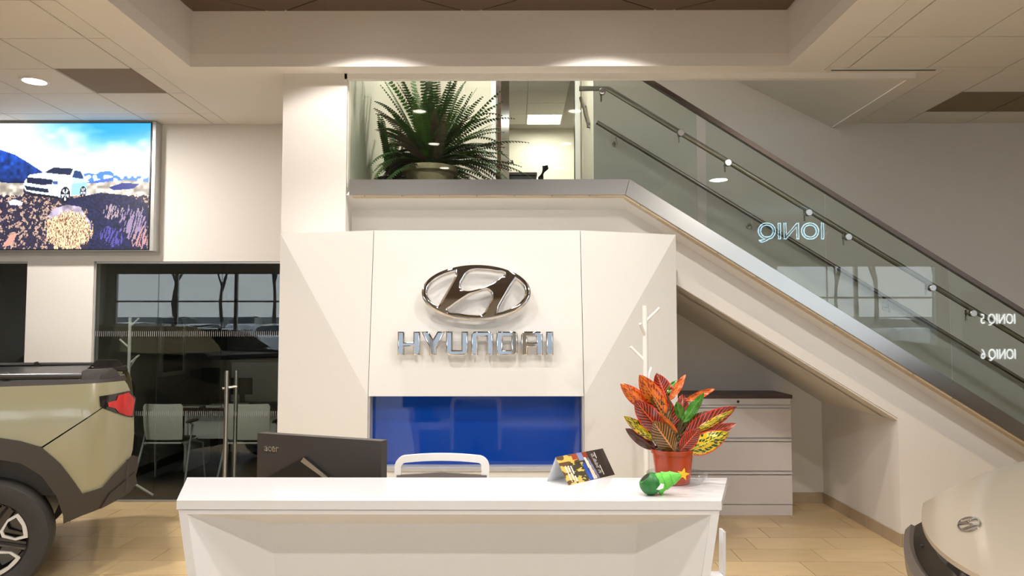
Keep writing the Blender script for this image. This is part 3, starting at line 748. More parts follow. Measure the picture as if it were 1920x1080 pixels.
# office rooms
OX = P(258, 890, 8.55).x
b = BM(); box(b, -8, -1.3, YB+.12, 11.2, -.12, 0); struct('floor_office', b, 'carpet', 'dark carpet of the glazed office')
b = BM(); box(b, -8, -1.3, YB+.12, 11.2, 2.7, 2.8); struct('ceiling_office', b, 'office_wall', 'ceiling of the glazed office')
b = BM(); box(b, -8, -1.3, 11.1, 11.2, 0, 2.7); box(b, OX-.12, OX, YB+.12, 11.1, 0, 2.7); box(b, -1.36, -1.3, YB+.12, 11.1, 0, 2.7); box(b, -8.1, -8, YB+.12, 11.2, 0, 2.7)
struct('wall_office', b, 'office_wall', 'grey walls of the glazed office')
b = BM(); box(b, OX, OX+.012, YB+.13, 11.1, 0, .1); struct('baseboard_office', b, 'black', 'black skirting in the glazed office')
# office furniture
def side_chair(px0, px1, Y, label):
    x0, x1 = P(px0, 790, Y).x, P(px1, 790, Y).x; xm = (x0+x1)/2; w = x1-x0
    zt, zs_ = P(px0, 758, Y).z, P(px0, 832, Y+.1).z
    t = thing('side_chair', label, 'chair', (xm, Y+.2, 0), 0, None)
    out = [(-w/2+.02, 0), (w/2-.02, 0), (w/2-.006, .1), (w/2, .36), (w/2-.02, .385), (-w/2+.02, .385), (-w/2, .36), (-w/2+.006, .1)]
    zb = zt-.385
    obj('backrest', panel(out, .05, lambda u, v: (xm+u, Y+.05-.05*math.sin(v*5)+.9*(u*u), zb+v), .012, (0, 1, 0)), 'plastic_white', t, True)
    so = [(-w/2+.01, 0), (w/2-.01, 0), (w/2, .4), (w/2-.05, .45), (-w/2+.05, .45), (-w/2, .4)]
    obj('seat', panel(so, .06, lambda u, v: (xm+u, Y+.04+v, .44+.03*(v-.2)**2*4), .014, (0, 0, 1)), 'plastic_white', t, True)
    obj('seat_pad', bbox(xm-w/2+.03, xm+w/2-.03, Y+.07, Y+.46, .455, .475, .008), 'black', t)
    for s in (-1, 1):
        xs = xm+s*(w/2+.035)
        obj('leg', tubem([(xs+s*.03, Y-.03, 0), (xs+s*.005, Y+.14, .42), (xs, Y+.22, .62), (xs-s*.01, Y+.16, .665)], .0115, 8), 'grey_trim', t, True)
        obj('leg', tubem([(xs+s*.03, Y+.5, 0), (xs+s*.02, Y+.44, .40), (xs-s*.02, Y+.30, .445), (xs-s*.04, Y+.1, .43)], .0115, 8), 'grey_trim', t, True)
        b = BM(); tube(b, [(xs-s*.02, Y+.10, .665), (xs, Y+.2, .672), (xs, Y+.34, .665)], [.012, .022, .014], 8); obj('armrest', b, 'mesh_grey', t, True)
    return t
side_chair(264, 339, 8.0, 'white plastic side chair by the coat stand behind the glass')
side_chair(420, 503, 8.0, 'white plastic side chair behind the bar handle')
t = thing('office_desk', 'dark topped office desk with a white modesty panel', 'desk', (-2.6, 8.9, 0))
dx0 = P(340, 760, 8.75).x
obj('worktop', bbox(dx0, -1.4, 8.72, 9.5, .72, .75, .004), 'dark_wood', t)
obj('modesty_panel', boxm(dx0+.02, -1.6, 8.85, 8.87, .38, .72), 'plastic_white', t)
obj('side_panel', boxm(dx0+.02, dx0+.05, 8.8, 9.48, 0, .72), 'plastic_white', t); obj('side_panel', boxm(-1.5, -1.47, 8.8, 9.48, 0, .72), 'plastic_white', t)
def desk_monitor(px, w, Y, h, z0, label):
    x = P(px, 720, Y).x; t = thing('computer_monitor', label, 'monitor', (x, Y, z0))
    obj('screen_housing', bbox(x-w/2, x+w/2, Y, Y+.035, z0+.12, z0+.12+h, .006), 'black', t); obj('neck', boxm(x-.03, x+.03, Y+.035, Y+.06, z0+.01, z0+.25), 'black', t); obj('foot', bbox(x-.11, x+.11, Y-.03, Y+.14, z0, z0+.012, .004), 'black', t)
desk_monitor(394, .22, 9.0, .33, .75, 'black monitor seen edge-on on the office desk'); desk_monitor(452, .26, 9.15, .2, .75, 'small black monitor farther along the office desk')
for i, (px, w) in enumerate(((355, .3), (405, .18), (440, .24))):
    x = P(px, 750, 8.85).x; o = obj('paper_stack', bbox(x-w/2, x+w/2, 8.78, 8.98, .75, .765+.01*i, .003, 1), 'paper')
    tag(o, ['flat paper stack at the left end of the office desk', 'small paper stack beside the office monitor', 'thick paper stack right of the office monitor'][i], 'papers')
t = thing('storage_credenza', 'pale wall cabinet with a grey top behind the office desk', 'cabinet', (-2.2, 10.5, 0))
cx0, cx1 = P(433, 700, 10.2).x, -1.4
obj('body', boxm(cx0, cx1, 10.22, 10.9, 0, P(450, 675, 10.2).z-.03), 'plastic_white', t); obj('top', bbox(cx0-.02, cx1, 10.2, 10.92, P(450, 675, 10.2).z-.03, P(450, 675, 10.2).z, .004), 'grey_trim', t)
t = thing('framed_print', 'silver framed dark print on the office side wall', 'picture', (OX, 9.4, 1.4))
y0, y1 = 9.0, 9.66; z0, z1 = 1.09, 1.80
b = BM()
for q in ((y0, y1, z0, z0+.05), (y0, y1, z1-.05, z1), (y0, y0+.05, z0+.05, z1-.05), (y1-.05, y1, z0+.05, z1-.05)): box(b, OX, OX+.025, *q)
obj('frame', b, 'frame_alu', t); obj('print', boxm(OX, OX+.01, y0+.05, y1-.05, z0+.05, z1-.05), 'black', t)
def coat_stand(px, Y, ztop, pegs, label, feet):
    x = P(px, 640, Y).x; t = thing('coat_stand', label, 'coat stand', (x, Y, 0))
    obj('pole', tubem([(x, Y, .02), (x, Y, ztop)], .0165, 14), 'rack_white', t, True)
    for (dx, dz, zz, dy) in pegs: obj('peg', tubem([(x, Y, zz), (x+dx, Y+dy, zz+dz)], .0095, 10), 'rack_white', t, True)
    for an in feet: obj('foot', tubem([(x, Y, .16), (x+.33*math.cos(an), Y+.33*math.sin(an), .012)], .013, 10), 'rack_white', t, True)
zt = P(243, 595, 7.62).z
coat_stand(243, 7.62, zt, [(.10, .09, zt-.1, -.02), (-.10, .085, zt-.31, 0), (.09, .085, zt-.47, .03), (.03, .12, zt-.52, .1)], 'white coat stand with pegs behind the glass office front', (-.25, 1.9, 3.3))
zt = P(1210, 573, 4.75).z
coat_stand(1210, 4.75, zt, [(.09, .09, zt-.105, -.02), (-.04, .085, zt-.2, -.05), (-.095, .095, zt-.355, .0), (.05, .1, zt-.5, .08)], 'white coat stand with pegs in front of the feature wall', (-.6, 1.5, 3.6))
# ------------------------------------------------------------------ video screen
sx1, szt, szb = P(283, 231, 7.16).x, P(283, 231, 7.16).z, P(281, 467, 7.16).z
stp = 4.9; gx_ = np.arange(-560, 1172, stp)+stp/2; gy_ = np.arange(45, 1028, stp)+stp/2
X, Yp = np.meshgrid(gx_, gy_); img = np.zeros(X.shape+(3,))
def setc(mask, col): img[mask] = col
tt = np.clip((Yp-45)/340, 0, 1); blue = np.clip((X-100)/700, 0, 1)*(1-tt)
cl = vnoise(X, Yp*1.6, 190, 1)*.6+vnoise(X, Yp*1.6, 80, 2)*.4
f = np.clip(blue*1.3-np.clip(cl-.5, 0, 1)*1.2, 0, 1)[..., None]; img[:] = np.array([250, 252, 255])*(1-f)+np.array([50, 160, 225])*f
rng = vnoise(X, Yp, 26, 3); fine = vnoise(X, Yp, 11, 4); spk = np.random.RandomState(5).rand(*X.shape)
hill = raster([(-560, 150), (-250, 210), (0, 250), (120, 290), (230, 355), (350, 432), (350, 560), (-560, 560)], X, Yp)
hc = np.array([30, 74, 170])[None, None]*(.55+.7*rng[..., None])*(1.25-np.clip((Yp-250)/320, 0, 1)[..., None]*.75); img[hill] = hc[hill]
far = raster([(640, 450), (700, 436), (760, 448), (800, 420), (870, 424), (945, 470), (1000, 460), (1172, 462), (1172, 560), (640, 560)], X, Yp)
fc = np.where((rng > .5)[..., None], np.array([225, 235, 250]), np.array([70, 130, 215])); img[far] = fc[far]
lake = raster([(640, 520), (900, 470), (830, 540), (690, 560)], X, Yp); setc(lake, (70, 110, 200))
fld = Yp > 505+12*np.sin(X/90); 
gc = np.where((rng*.5+fine*.5 > .6)[..., None], np.array([170, 140, 125]), np.array([44, 40, 62]))*(.6+.8*spk[..., None])
img[fld] = gc[fld]
brt = fld & (Yp < 600+30*fine) & ((X > 650) | (X < 200)); bc = np.array([235, 222, 205])*(.55+.6*rng[..., None]); img[brt] = bc[brt]
r_hill = raster([(860, 550), (960, 515), (1100, 520), (1050, 560), (900, 572)], X, Yp); img[r_hill] = (40, 55, 130)
shd = raster([(560, 640), (800, 590), (1000, 610), (1172, 680), (1172, 1028), (720, 1028), (700, 720), (480, 660)], X, Yp)
sc_ = np.array([26, 30, 66])*(.6+.9*fine[..., None]); img[shd] = sc_[shd]
for cx, cy, rx, ry, col, sd_ in ((900, 740, 90, 55, (170, 150, 160), 1), (1060, 830, 110, 140, (150, 130, 160), 2), (1120, 950, 70, 90, (190, 140, 140), 3), (890, 930, 100, 80, (84, 76, 160), 4)):
    e = ((X-cx)/rx)**2+((Yp-cy)/ry)**2 < 1.1*vnoise(X*2, Yp*.5, 20, 10+sd_)+.2; st_ = vnoise(X*3+Yp*.8, Yp*.5, 22, 20+sd_) > .45; img[e & st_] = col
rock = raster([(395, 775), (440, 715), (540, 685), (640, 700), (735, 830), (730, 880), (600, 870), (430, 830)], X, Yp); img[rock] = (np.array([205, 190, 215])*(.6+.5*rng[..., None]))[rock]
rock2 = raster([(85, 660), (130, 640), (200, 665), (190, 690), (100, 688)], X, Yp); img[rock2] = (215, 215, 235)
e = ((X-560)/190)**2+((Yp-885)/155)**2 < .6+.6*vnoise(X*2, Yp*.4, 18, 31); st_ = vnoise(X*2.4, Yp*.9, 9, 32)
bc = np.where((st_ > .42)[..., None], np.array([240, 205, 165]), np.array([130, 84, 66])); img[e] = bc[e]
br = raster([(50, 1010), (110, 920), (165, 905), (120, 1000)], X, Yp); img[br] = (215, 150, 135)
for poly, col in (
    ([(205, 500), (240, 450), (350, 432), (560, 450), (600, 410), (660, 440), (690, 500), (690, 560), (680, 605), (490, 630), (330, 610), (215, 575), (198, 540)], (225, 240, 252)),
    ([(355, 432), (430, 393), (560, 400), (580, 405), (560, 452), (460, 444)], (28, 40, 70)), ([(575, 470), (592, 415), (640, 425), (665, 480), (600, 478)], (34, 60, 110)),
    ([(220, 470), (330, 478), (425, 490), (420, 525), (340, 530), (225, 512)], (24, 34, 66)), ([(205, 535), (390, 562), (398, 592), (225, 568)], (26, 36, 62)),
    ([(240, 588), (470, 620), (490, 640), (260, 615)], (20, 24, 40)), ([(420, 500), (465, 500), (462, 525), (425, 522)], (60, 90, 150)), ([(400, 470), (500, 478), (495, 488), (410, 482)], (245, 252, 255)),
    ([(575, 520), (690, 500), (690, 600), (570, 612)], (150, 200, 232)), ([(575, 470), (690, 490), (690, 510), (575, 520)], (190, 225, 245))):
    setc(raster(poly, X, Yp), col)
for cx, cy, rx, ry in ((525, 605, 38, 60), (662, 585, 24, 45)):
    d2 = ((X-cx)/rx)**2+((Yp-cy)/ry)**2; setc(d2 < 1, (18, 20, 32)); an = np.arctan2((Yp-cy)/ry, (X-cx)/rx); setc((d2 < .6) & (np.sin(an*5) > .1), (215, 220, 235))
ppm = (sx1-P(0, 231, 7.16).x)/283; xs0 = sx1-(1172+560)/4.153*ppm
sm = picture_mesh(img, lambda u, v: (xs0+(sx1-xs0)*u, 7.159, szt+(szb-szt)*v))
vs_ = thing('video_wall', 'bright wall screen showing a white car in mountains', 'screen', ((xs0+sx1)/2, YB, 2.4))
ORG[vs_] = Vector(vs_.location); sm.transform(Matrix.Translation(-ORG[vs_]))
obj('picture', sm, 'screen_picture', vs_, local=True)
obj('housing', bbox(xs0-.045, sx1+.045, 7.17, YB, szb-.015, szt+.02, .004, 1), 'frame_alu', vs_)
obj('bezel', boxm(xs0-.01, sx1+.01, 7.1605, 7.172, szb-.008, szt+.01), 'black', vs_)
# ------------------------------------------------------------------ reception desk
DZT = 1.10
f0, f1 = PZ(328, 940, DZT), PZ(1351, 938, DZT); k0, k1 = PZ(349, 896, DZT), PZ(1362, 895, DZT)
yf, yk = (f0.y+f1.y)/2, (k0.y+k1.y)/2
f0.y = f1.y = yf; k0.y = k1.y = yk
rd = thing('reception_desk', 'glossy white faceted reception desk', 'desk', (0, yf+.2, 0))
b = BM(); prismZ(b, [(f0.x, yf), (f1.x, yf), (k1.x, yk), (k0.x, yk)], DZT-.03, DZT); obj('countertop', bevel(b, .002, 1), 'desk_white', rd)
zb = DZT-.032; fx0, fx1 = f0.x+.006, f1.x-.006; zf = P(900, 965, yf).z
bx0, bx1 = P(352, 1090, yf).x, P(1336, 1090, yf).x; zlow = P(352, 1090, yf).z
sb = (bx0-fx0)/(zb-zlow); fxb0 = fx0+sb*zb; fxb1 = fx1-sb*zb          # at the floor
ins = .028
def edge0(z): return fx0+(zb-z)*sb
def edge1(z): return fx1-(zb-z)*sb
b = BM(); yb = yf+.16
hull(b, [(edge0(zb), yf+.002, zb), (edge1(zb), yf+.002, zb), (edge1(zf), yf+.002, zf), (edge0(zf), yf+.002, zf)], [(edge0(zb), yb, zb), (edge1(zb), yb, zb), (edge1(zf), yb, zf), (edge0(zf), yb, zf)])
obj('top_rail', b, 'desk_white', rd)
for e, s in ((edge0, 1), (edge1, -1)):
    b = BM(); hull(b, [(e(zf), yf+.002, zf), (e(zf)+s*ins, yf+.002, zf), (e(0)+s*ins, yf+.002, 0), (e(0), yf+.002, 0)], [(e(zf)+s*-.03, yk-.01, zf), (e(zf)+s*ins, yk-.01, zf), (e(0)+s*ins, yk-.01, 0), (e(0)+s*-.03, yk-.01, 0)])
    obj('side_panel', b, 'desk_white', rd)
yi = yf+.11; c0 = P(508, 981, yi); c1 = P(1196, 981, yi); m0 = P(517, 1090, yi); sc0 = (m0.x-c0.x)/(c0.z-m0.z)
ci0 = lambda z: c0.x+(c0.z-z)*sc0
ci1 = lambda z: c1.x-(c0.z-z)*sc0
def quad(name, pts):
    b = BM(); hull(b, pts, [Vector(p)+Vector((0, .03, 0)) for p in pts]); obj(name, b, 'desk_white', rd)
zi = c0.z
quad('centre_panel', [(ci0(zi), yi, zi), (ci1(zi), yi, zi), (ci1(0), yi, 0), (ci0(0), yi, 0)])
quad('chamfer', [(edge0(zf)+ins, yf+.004, zf), (edge1(zf)-ins, yf+.004, zf), (ci1(zi), yi, zi), (ci0(zi), yi, zi)])
zm = P(425, 1080, yf+.07).z-.12
for e, cc_, s in ((edge0, ci0, 1), (edge1, ci1, -1)):
    zq = .35
    quad('facet', [(e(zf)+s*ins, yf+.004, zf), (cc_(zi), yi, zi), (cc_(zq), yi, zq)])
    quad('facet', [(e(zf)+s*ins, yf+.004, zf), (cc_(zq), yi, zq), (cc_(0), yi, 0), (e(0)+s*ins, yf+.03, 0)])
# working side: worktop and return leg
obj('worktop', bbox(-.95, .72, yk-.1, yk+.75, .72, .75, .004), 'desk_white', rd)
obj('end_panel', boxm(-.95, -.92, yk-.08, yk+.7, 0, .72), 'desk_white', rd)
x9 = P(1355, 1000, yk+.1).x
b = BM(); prismY(b, [(x9-.03, 0), (x9-.02, 0), (x9-.004, P(1355, 990, yk+.1).z), (x9-.014, P(1355, 990, yk+.1).z)], yk+.04, yk+.1); obj('return_leg', b, 'desk_white', rd)
obj('worktop_rail', boxm(.7, x9-.02, yk+.02, yk+.08, .68, .72), 'desk_white', rd)
# ------------------------------------------------------------------ things on and behind the desk
YMo = 3.3
m0_, m1_ = P(483, 812, YMo), P(715, 827, YMo-.23)
t = thing('computer_monitor', 'dark monitor turned away behind the white desk, brand name on its back', 'monitor', (m0_.x+.25, YMo, .75))
dirm = Vector((m1_.x-m0_.x, m1_.y-m0_.y, 0)).normalized(); nm = Vector((-dirm.y, dirm.x, 0)); wm = (Vector((m1_.x, m1_.y, 0))-Vector((m0_.x, m0_.y, 0))).length
hm = .33
def mp(u, v, d=0): return Vector((m0_.x, m0_.y, m0_.z))+dirm*u+Vector((0, 0, -v))+nm*d
b = BM(); hull(b, [mp(0, 0), mp(wm, .0), mp(wm, hm), mp(0, hm)], [mp(0, 0, .045), mp(wm, 0, .045), mp(wm, hm, .045), mp(0, hm, .045)]); obj('housing', bevel(b, .004, 2), 'monitor_black', t)
S_ = wm/(1752-92)                                            # traced on the enlarged view: x 92..1752
def mz(x, y, d): return mp((x-92)*S_, (y-150-(x-92)*.068)*S_*1.0, d)
b = BM(); hull(b, [mz(780, 420, -.002), mz(1260, 740, -.002), mz(1400, 900, -.002), mz(100, 900, -.002), mz(230, 665, -.002)], [mz(780, 420, -.014), mz(1260, 740, -.014), mz(1400, 900, -.014), mz(100, 900, -.014), mz(230, 665, -.014)][::1]); obj('stand_cover', b, 'black', t)
b = BM(); hull(b, [mz(740, 470, -.015), mz(780, 425, -.015), mz(1260, 745, -.015), mz(1190, 735, -.015)], [mz(740, 470, -.019), mz(780, 425, -.019), mz(1260, 745, -.019), mz(1190, 735, -.019)]); obj('metal_edge', b, 'steel', t)
b = BM(); cc_ = mp(wm*.42, .3); box(b, cc_.x-.05, cc_.x+.05, cc_.y+.0, cc_.y+.05, .76, cc_.z); obj('neck', b, 'black', t)
obj('foot', bbox(cc_.x-.13, cc_.x+.13, cc_.y-.1, cc_.y+.14, .75, .765, .004), 'black', t)
me = curve_mesh(None, .0015, .0005, 1, text='acer', size=.045)
o = obj('brand_lettering', me, 'chrome', t, local=True); o.location = mz(300, 360, -.002)-ORG[t]; o.rotation_euler = (PI/2, 0, math.atan2(dirm.y, dirm.x))
# task chair
YC = 3.75
t = thing('task_chair', 'office chair with a white frame and grey mesh back behind the desk', 'chair', (P(828, 880, YC).x, YC, 0))
cx0, cx1, zt_ = P(738, 870, YC).x, P(917, 870, YC).x, P(828, 851, YC).z
xm = (cx0+cx1)/2; hw = (cx1-cx0)/2
def crv(u): return YC+.25*(u*u)*2
def arch_line(w, top_, r_, sag):
    L_ = [(-w, -.5)]
    for k in range(7): a9 = PI-PI/2*k/6; L_.append((-w+r_+r_*math.cos(a9), top_-sag-r_+r_*math.sin(a9)))
    for k in range(1, 8): u9 = (-w+r_)+(2*w-2*r_)*k/8; L_.append((u9, top_-sag*(u9/(w-r_))**2))
    for k in range(7): a9 = PI/2-PI/2*k/6; L_.append((w-r_+r_*math.cos(a9), top_-sag-r_+r_*math.sin(a9)))
    return L_+[(w, -.5)]
out_o = arch_line(hw, 0, .06, .012); inn = arch_line(hw-.032, -.034, .03, .012)
loop = out_o+inn[::-1]
obj('back_frame', panel(loop, .04, lambda u, v: (xm+u, crv(u), zt_+v), .03, (0, 1, 0)), 'plastic_white', t)
obj('mesh_back', panel([(-hw+.012, -.52), (hw-.012, -.52), (hw-.012, -.11), (0, -.09), (-hw+.012, -.11)], .05, lambda u, v: (xm+u, crv(u)-.004, zt_+v), .02, (0, 1, 0)), 'mesh_grey', t)
obj('seat', bbox(xm-.25, xm+.25, YC-.52, YC-.02, .44, .52, .03, 3), 'mesh_grey', t, True)
b = BM(); tube(b, [(xm, YC-.27, .1), (xm, YC-.27, .45)], .03); tube(b, [(xm, YC-.1, .46), (xm, YC+.04, .50), (xm, YC+.045, .62)], .025); obj('column', b, 'black', t, True)
for k in range(5):
    an = k*2*PI/5+.3; f_ = obj('base_arm', tubem([(xm, YC-.27, .11), (xm+.3*math.cos(an), YC-.27+.3*math.sin(an), .075)], .02, 8), 'plastic_white', t, True)
    c3 = (xm+.3*math.cos(an), YC-.27+.3*math.sin(an), .03); obj('castor', lathe(BM(), [(.0001, -.02), (.028, -.02), (.03, 0), (.028, .02), (.0001, .02)], 12, c3, 'Y'), 'black', f_, True)
# tent card
t = thing('tent_card', 'folded dark printed tent card on the desk', 'card', PZ(1090, 905, DZT))
c_bl, c_br = PZ(1066, 910, DZT), PZ(1153, 890, DZT)                 # front panel foot
tl_ = P(1042, 857, c_bl.y+.055); tr_ = P(1132, 842, c_br.y+.055)
tr_ = tl_+(c_br-c_bl)*((tr_-tl_).length/(c_br-c_bl).length); 
b_l = PZ(1025, 903, DZT); b_r = b_l+(tr_-tl_)
Hn, Wn = 54, 84; U, V = np.meshgrid((np.arange(Wn)+.5)/Wn, (np.arange(Hn)+.5)/Hn); im = np.zeros((Hn, Wn, 3)); im[:] = (52, 42, 38)
n1 = vnoise(U*100, V*100, 9, 40); n2 = vnoise(U*100, V*100, 4, 41)
lm = U < .42; im[lm] = np.where((n1 > .5)[..., None], np.array([206, 172, 84]), np.array([92, 66, 30]))[lm]
m_ = (U > .18) & (U < .46) & (V > .3); im[m_] = np.where((n1*.6+n2*.4 > .62)[..., None], np.array([190, 170, 90]), np.array([58, 52, 30]))[m_]
m_ = (U > .3) & (U < .62) & (V < .2); im[m_] = (150, 60, 34)
m_ = (U > .42) & (U < .52) & (V < .28); im[m_] = (120, 130, 170)
m_ = raster([(.44, .4), (.5, .36), (.54, .98), (.45, .98)], U, V); im[m_] = (40, 78, 170)
m_ = raster([(.52, .18), (.57, .2), (.62, .98), (.54, .98)], U, V); im[m_] = (226, 206, 186)
m_ = raster([(.58, .22), (.62, .22), (.67, .98), (.63, .98)], U, V); im[m_] = (120, 120, 150)
m_ = (U > .69) & (U < .76) & (V > .12) & (V < .85) & (n2 > .4); im[m_] = (140, 134, 130)
for u0 in (.10, .15, .20): im[(np.abs(U-u0-.0*V) < .013) & (V > .35) & (V < .93) & (n2 > .3)] = (245, 240, 232)
im[(np.abs(U-.78) < .01) & ((V < .3) | (V > .55)) & (V > .08) & (V < .9)] = (245, 240, 236)
pm = picture_mesh(im, lambda u, v: tl_.lerp(tr_, u).lerp(c_bl.lerp(c_br, u), v)-Vector((0, .0006, 0)))
pm.transform(Matrix.Translation(-ORG[t])); obj('printed_face', pm, 'card_print', t, local=True)
b = BM(); hull(b, [tl_, tr_, c_br, c_bl], [p+Vector((0, .0012, 0)) for p in (tl_, tr_, c_br, c_bl)]); obj('front_leaf', b, 'paper', t)
b = BM(); hull(b, [tl_, tr_, b_r, b_l], [p+Vector((0, .0012, 0)) for p in (tl_, tr_, b_r, b_l)]); obj('back_leaf', b, 'paper', t)
# croton in terracotta pot
pb = PZ(1262, 905, DZT); YP = pb.y; px2m = YP/FPX
pr = 41*px2m; ph = pb.z+(905-848)*px2m-DZT+.012
t = thing('potted_croton', 'croton with orange and red leaves in a terracotta plastic pot on the desk', 'plant', (pb.x, YP, DZT))
rb = 30*px2m
b = lathe(BM(), [(.0001, .003), (rb, .003), (rb+.002, .012), (pr*.90, ph*.86), (pr*.96, ph*.87), (pr, ph*.98), (pr*.985, ph), (pr*.94, ph), (pr*.92, ph*.9)], 40, (pb.x, YP, DZT)); obj('pot', b, 'terracotta', t, True)
b = lathe(BM(), [(pr*.935, ph*.985), (pr*.99, ph*1.004), (pr*.93, ph*1.006)], 40, (pb.x, YP, DZT)); obj('pot_liner', b, 'black', t, True)
obj('soil', lathe(BM(), [(.0001, ph*.93), (pr*.5, ph*.95), (pr*.92, ph*.9)], 24, (pb.x, YP, DZT)), 'soil', t, True)
so_ = tag(obj('plant_saucer', lathe(BM(), [(.0001, .001), (pr*1.05, .001), (pr*1.32, .034), (pr*1.36, .036), (pr*1.35, .031), (pr*1.08, -.0)], 40, (pb.x+.015, YP, DZT+.001)), 'clear_plastic', None, True), 'clear plastic saucer under the terracotta pot', 'saucer')
soil = Vector((pb.x, YP, DZT+ph*.95))
def leaf(tip, base, wpx, m, ty, by=None, twist=0, curl=.25):
    """blade from base to tip (pixels + depth offset in metres)"""
    by = ty*.4 if by is None else by
    T_, B_ = P(*tip, YP+ty), P(*base, YP+by); d = T_-B_; L = d.length; d.normalize()
    vw = (T_-Vector((0, 0, CAMZ))).normalized(); side = d.cross(vw).normalized(); nrm = side.cross(d).normalized()
    q = Matrix.Rotation(twist, 3, d); side = q @ side; nrm = q @ nrm
    if nrm.z < -.2: nrm = -nrm
    nv, nu = 12, 6; w = wpx*px2m/2; b = BM(); uvl = b.loops.layers.uv.new('UVMap'); g = []
    for j in range(nv+1):
        v = j/nv; ww = w*(math.sin(PI*min(1, v**.85))**.7)*(1-.15*v)+.0008; rowv = []
        for i in range(nu+1):
            u = i/nu*2-1; bend = -curl*L*(v*v*.55-.25*v)
            p = B_+d*(L*v)+side*(u*ww)+nrm*(bend+abs(u)*ww*.35+.004*math.sin(v*17+u*2)*abs(u))
            rowv.append((b.verts.new(p), (i/nu, v)))
        g.append(rowv)
    for j in range(nv):
        for i in range(nu):
            q4 = [g[j][i], g[j][i+1], g[j+1][i+1], g[j+1][i]]; f = b.faces.new([x[0] for x in q4])
            for l, x in zip(f.loops, q4): l[uvl].uv = x[1]
    o = obj('leaf', b, m, t, True, 180)
    mid = soil.lerp(B_, .5)+Vector((0, 0, .01)); obj('petiole', tubem([soil, mid, B_], .0028, 6), 'stem', o, True)
for a in (((1197, 702), (1249, 775), 40, 'leaf_orange', -.02, .0, .1), ((1163, 719), (1215, 764), 30, 'leaf_orange', .02), ((1231, 700), (1252, 752), 36, 'leaf_red', .05), ((1286, 701), (1256, 750), 15, 'leaf_orange', .03),
          ((1269, 712), (1251, 738), 12, 'leaf_green', .06), ((1342, 728), (1285, 752), 14, 'leaf_orange', .05), ((1320, 737), (1281, 792), 20, 'leaf_green', -.01), ((1189, 749), (1242, 812), 42, 'leaf_red', -.04),
          ((1169, 780), (1232, 826), 24, 'leaf_yellow', -.01), ((1172, 803), (1229, 842), 24, 'leaf_maroon', .0), ((1222, 787), (1266, 848), 44, 'leaf_dark', -.10, -.06, 0, .35), ((1232, 771), (1271, 812), 10, 'leaf_orange', -.09, -.05),
          ((1380, 761), (1283, 818), 36, 'leaf_red', -.03, .0, .2), ((1382, 793), (1290, 830), 26, 'leaf_red', .01), ((1367, 810), (1288, 847), 40, 'leaf_yellow', -.08, -.05, .0, .1), ((1313, 802), (1275, 846), 28, 'leaf_red', -.09, -.06),
          ((1268, 752), (1279, 788), 18, 'leaf_green', -.05), ((1279, 738), (1281, 776), 22, 'leaf_red', .04), ((1376, 768), (1300, 812), 14, 'leaf_yellow', -.05), ((1222, 742), (1258, 806), 34, 'leaf_dark', .0), ((1252, 752), (1264, 815), 36, 'leaf_red', .02),
          ((1330, 770), (1272, 820), 30, 'leaf_dark', .05), ((1205, 765), (1250, 825), 30, 'leaf_dark', .04), ((1300, 752), (1268, 810), 26, 'leaf_dark', .07), ((1240, 735), (1262, 800), 30, 'leaf_orange', .06), ((1315, 747), (1290, 790), 12, 'leaf_green', .03)): leaf(*a)
# little green felt tree with a ball base
tb_ = PZ(1222, 930, DZT); p2 = tb_.y/FPX; r_ = 21*p2
t = thing('toy_tree', 'lime felt toy tree with green ball base and yellow star lying on the desk', 'toy', (tb_.x, tb_.y+.02, DZT))
bc = Vector((tb_.x, tb_.y+.02, DZT+r_*.98))
b = BM(); bmesh.ops.create_uvsphere(b, u_segments=24, v_segments=16, radius=r_)
for v in b.verts:
    if v.co.z > r_*.72: v.co.z = r_*.72
bmesh.ops.rotate(b, verts=b.verts[:], matrix=Matrix.Rotation(R(-42), 3, 'Y')); bmesh.ops.translate(b, verts=b.verts[:], vec=bc); obj('ball_base', b, 'ball_green', t, True)
b = lathe(BM(), [(.0001, r_*.74), (r_*.5, r_*.74), (r_*.55, r_*.70)], 20); bmesh.ops.rotate(b, verts=b.verts[:], matrix=Matrix.Rotation(R(-42), 3, 'Y')); bmesh.ops.translate(b, verts=b.verts[:], vec=bc); obj('ball_cap', b, 'soil', t)
ax0 = P(1229, 907, bc.y); ax1 = P(1279, 890, bc.y-.01); axd = (ax1-ax0); La = axd.length; axd.normalize()
prof = [(.0001, 0), (.92, .0), (1.0, .06), (.78, .30), (.86, .33), (.60, .58), (.66, .60), (.36, .84), (.12, 1.0), (.0001, 1.02)]
b = lathe(BM(), [(r*r_*.95, h*La) for r, h in prof], 18); qz = Vector((0, 0, 1)).rotation_difference(axd).to_matrix()
for v in b.verts:
    a_ = math.atan2(v.co.y, v.co.x); k_ = 1+.10*math.cos(a_*5+v.co.z*90); v.co.x *= k_; v.co.y *= k_*.8
bmesh.ops.rotate(b, verts=b.verts[:], matrix=qz); bmesh.ops.translate(b, verts=b.verts[:], vec=ax0); obj('felt_tree', b, 'felt_green', t, True)
b = BM(); prismY(b, [(ax1.x+.004+(.021 if k % 2 == 0 else .009)*math.sin(k*PI/5+.2), ax1.z+.001+(.021 if k % 2 == 0 else .009)*math.cos(k*PI/5+.2)) for k in range(10)], ax1.y-.004, ax1.y+.004); obj('star', b, 'star_yellow', t)
w0 = P(1238, 912, bc.y-r_*.85); b = BM(); prismY(b, [(w0.x-.014, w0.z-.010), (w0.x-.006, w0.z-.012), (w0.x+.010, w0.z-.006), (w0.x+.013, w0.z+.008), (w0.x+.002, w0.z+.010), (w0.x-.004, w0.z+.001)], w0.y-.002, w0.y+.001); obj('paper_tag', b, 'paper', t)
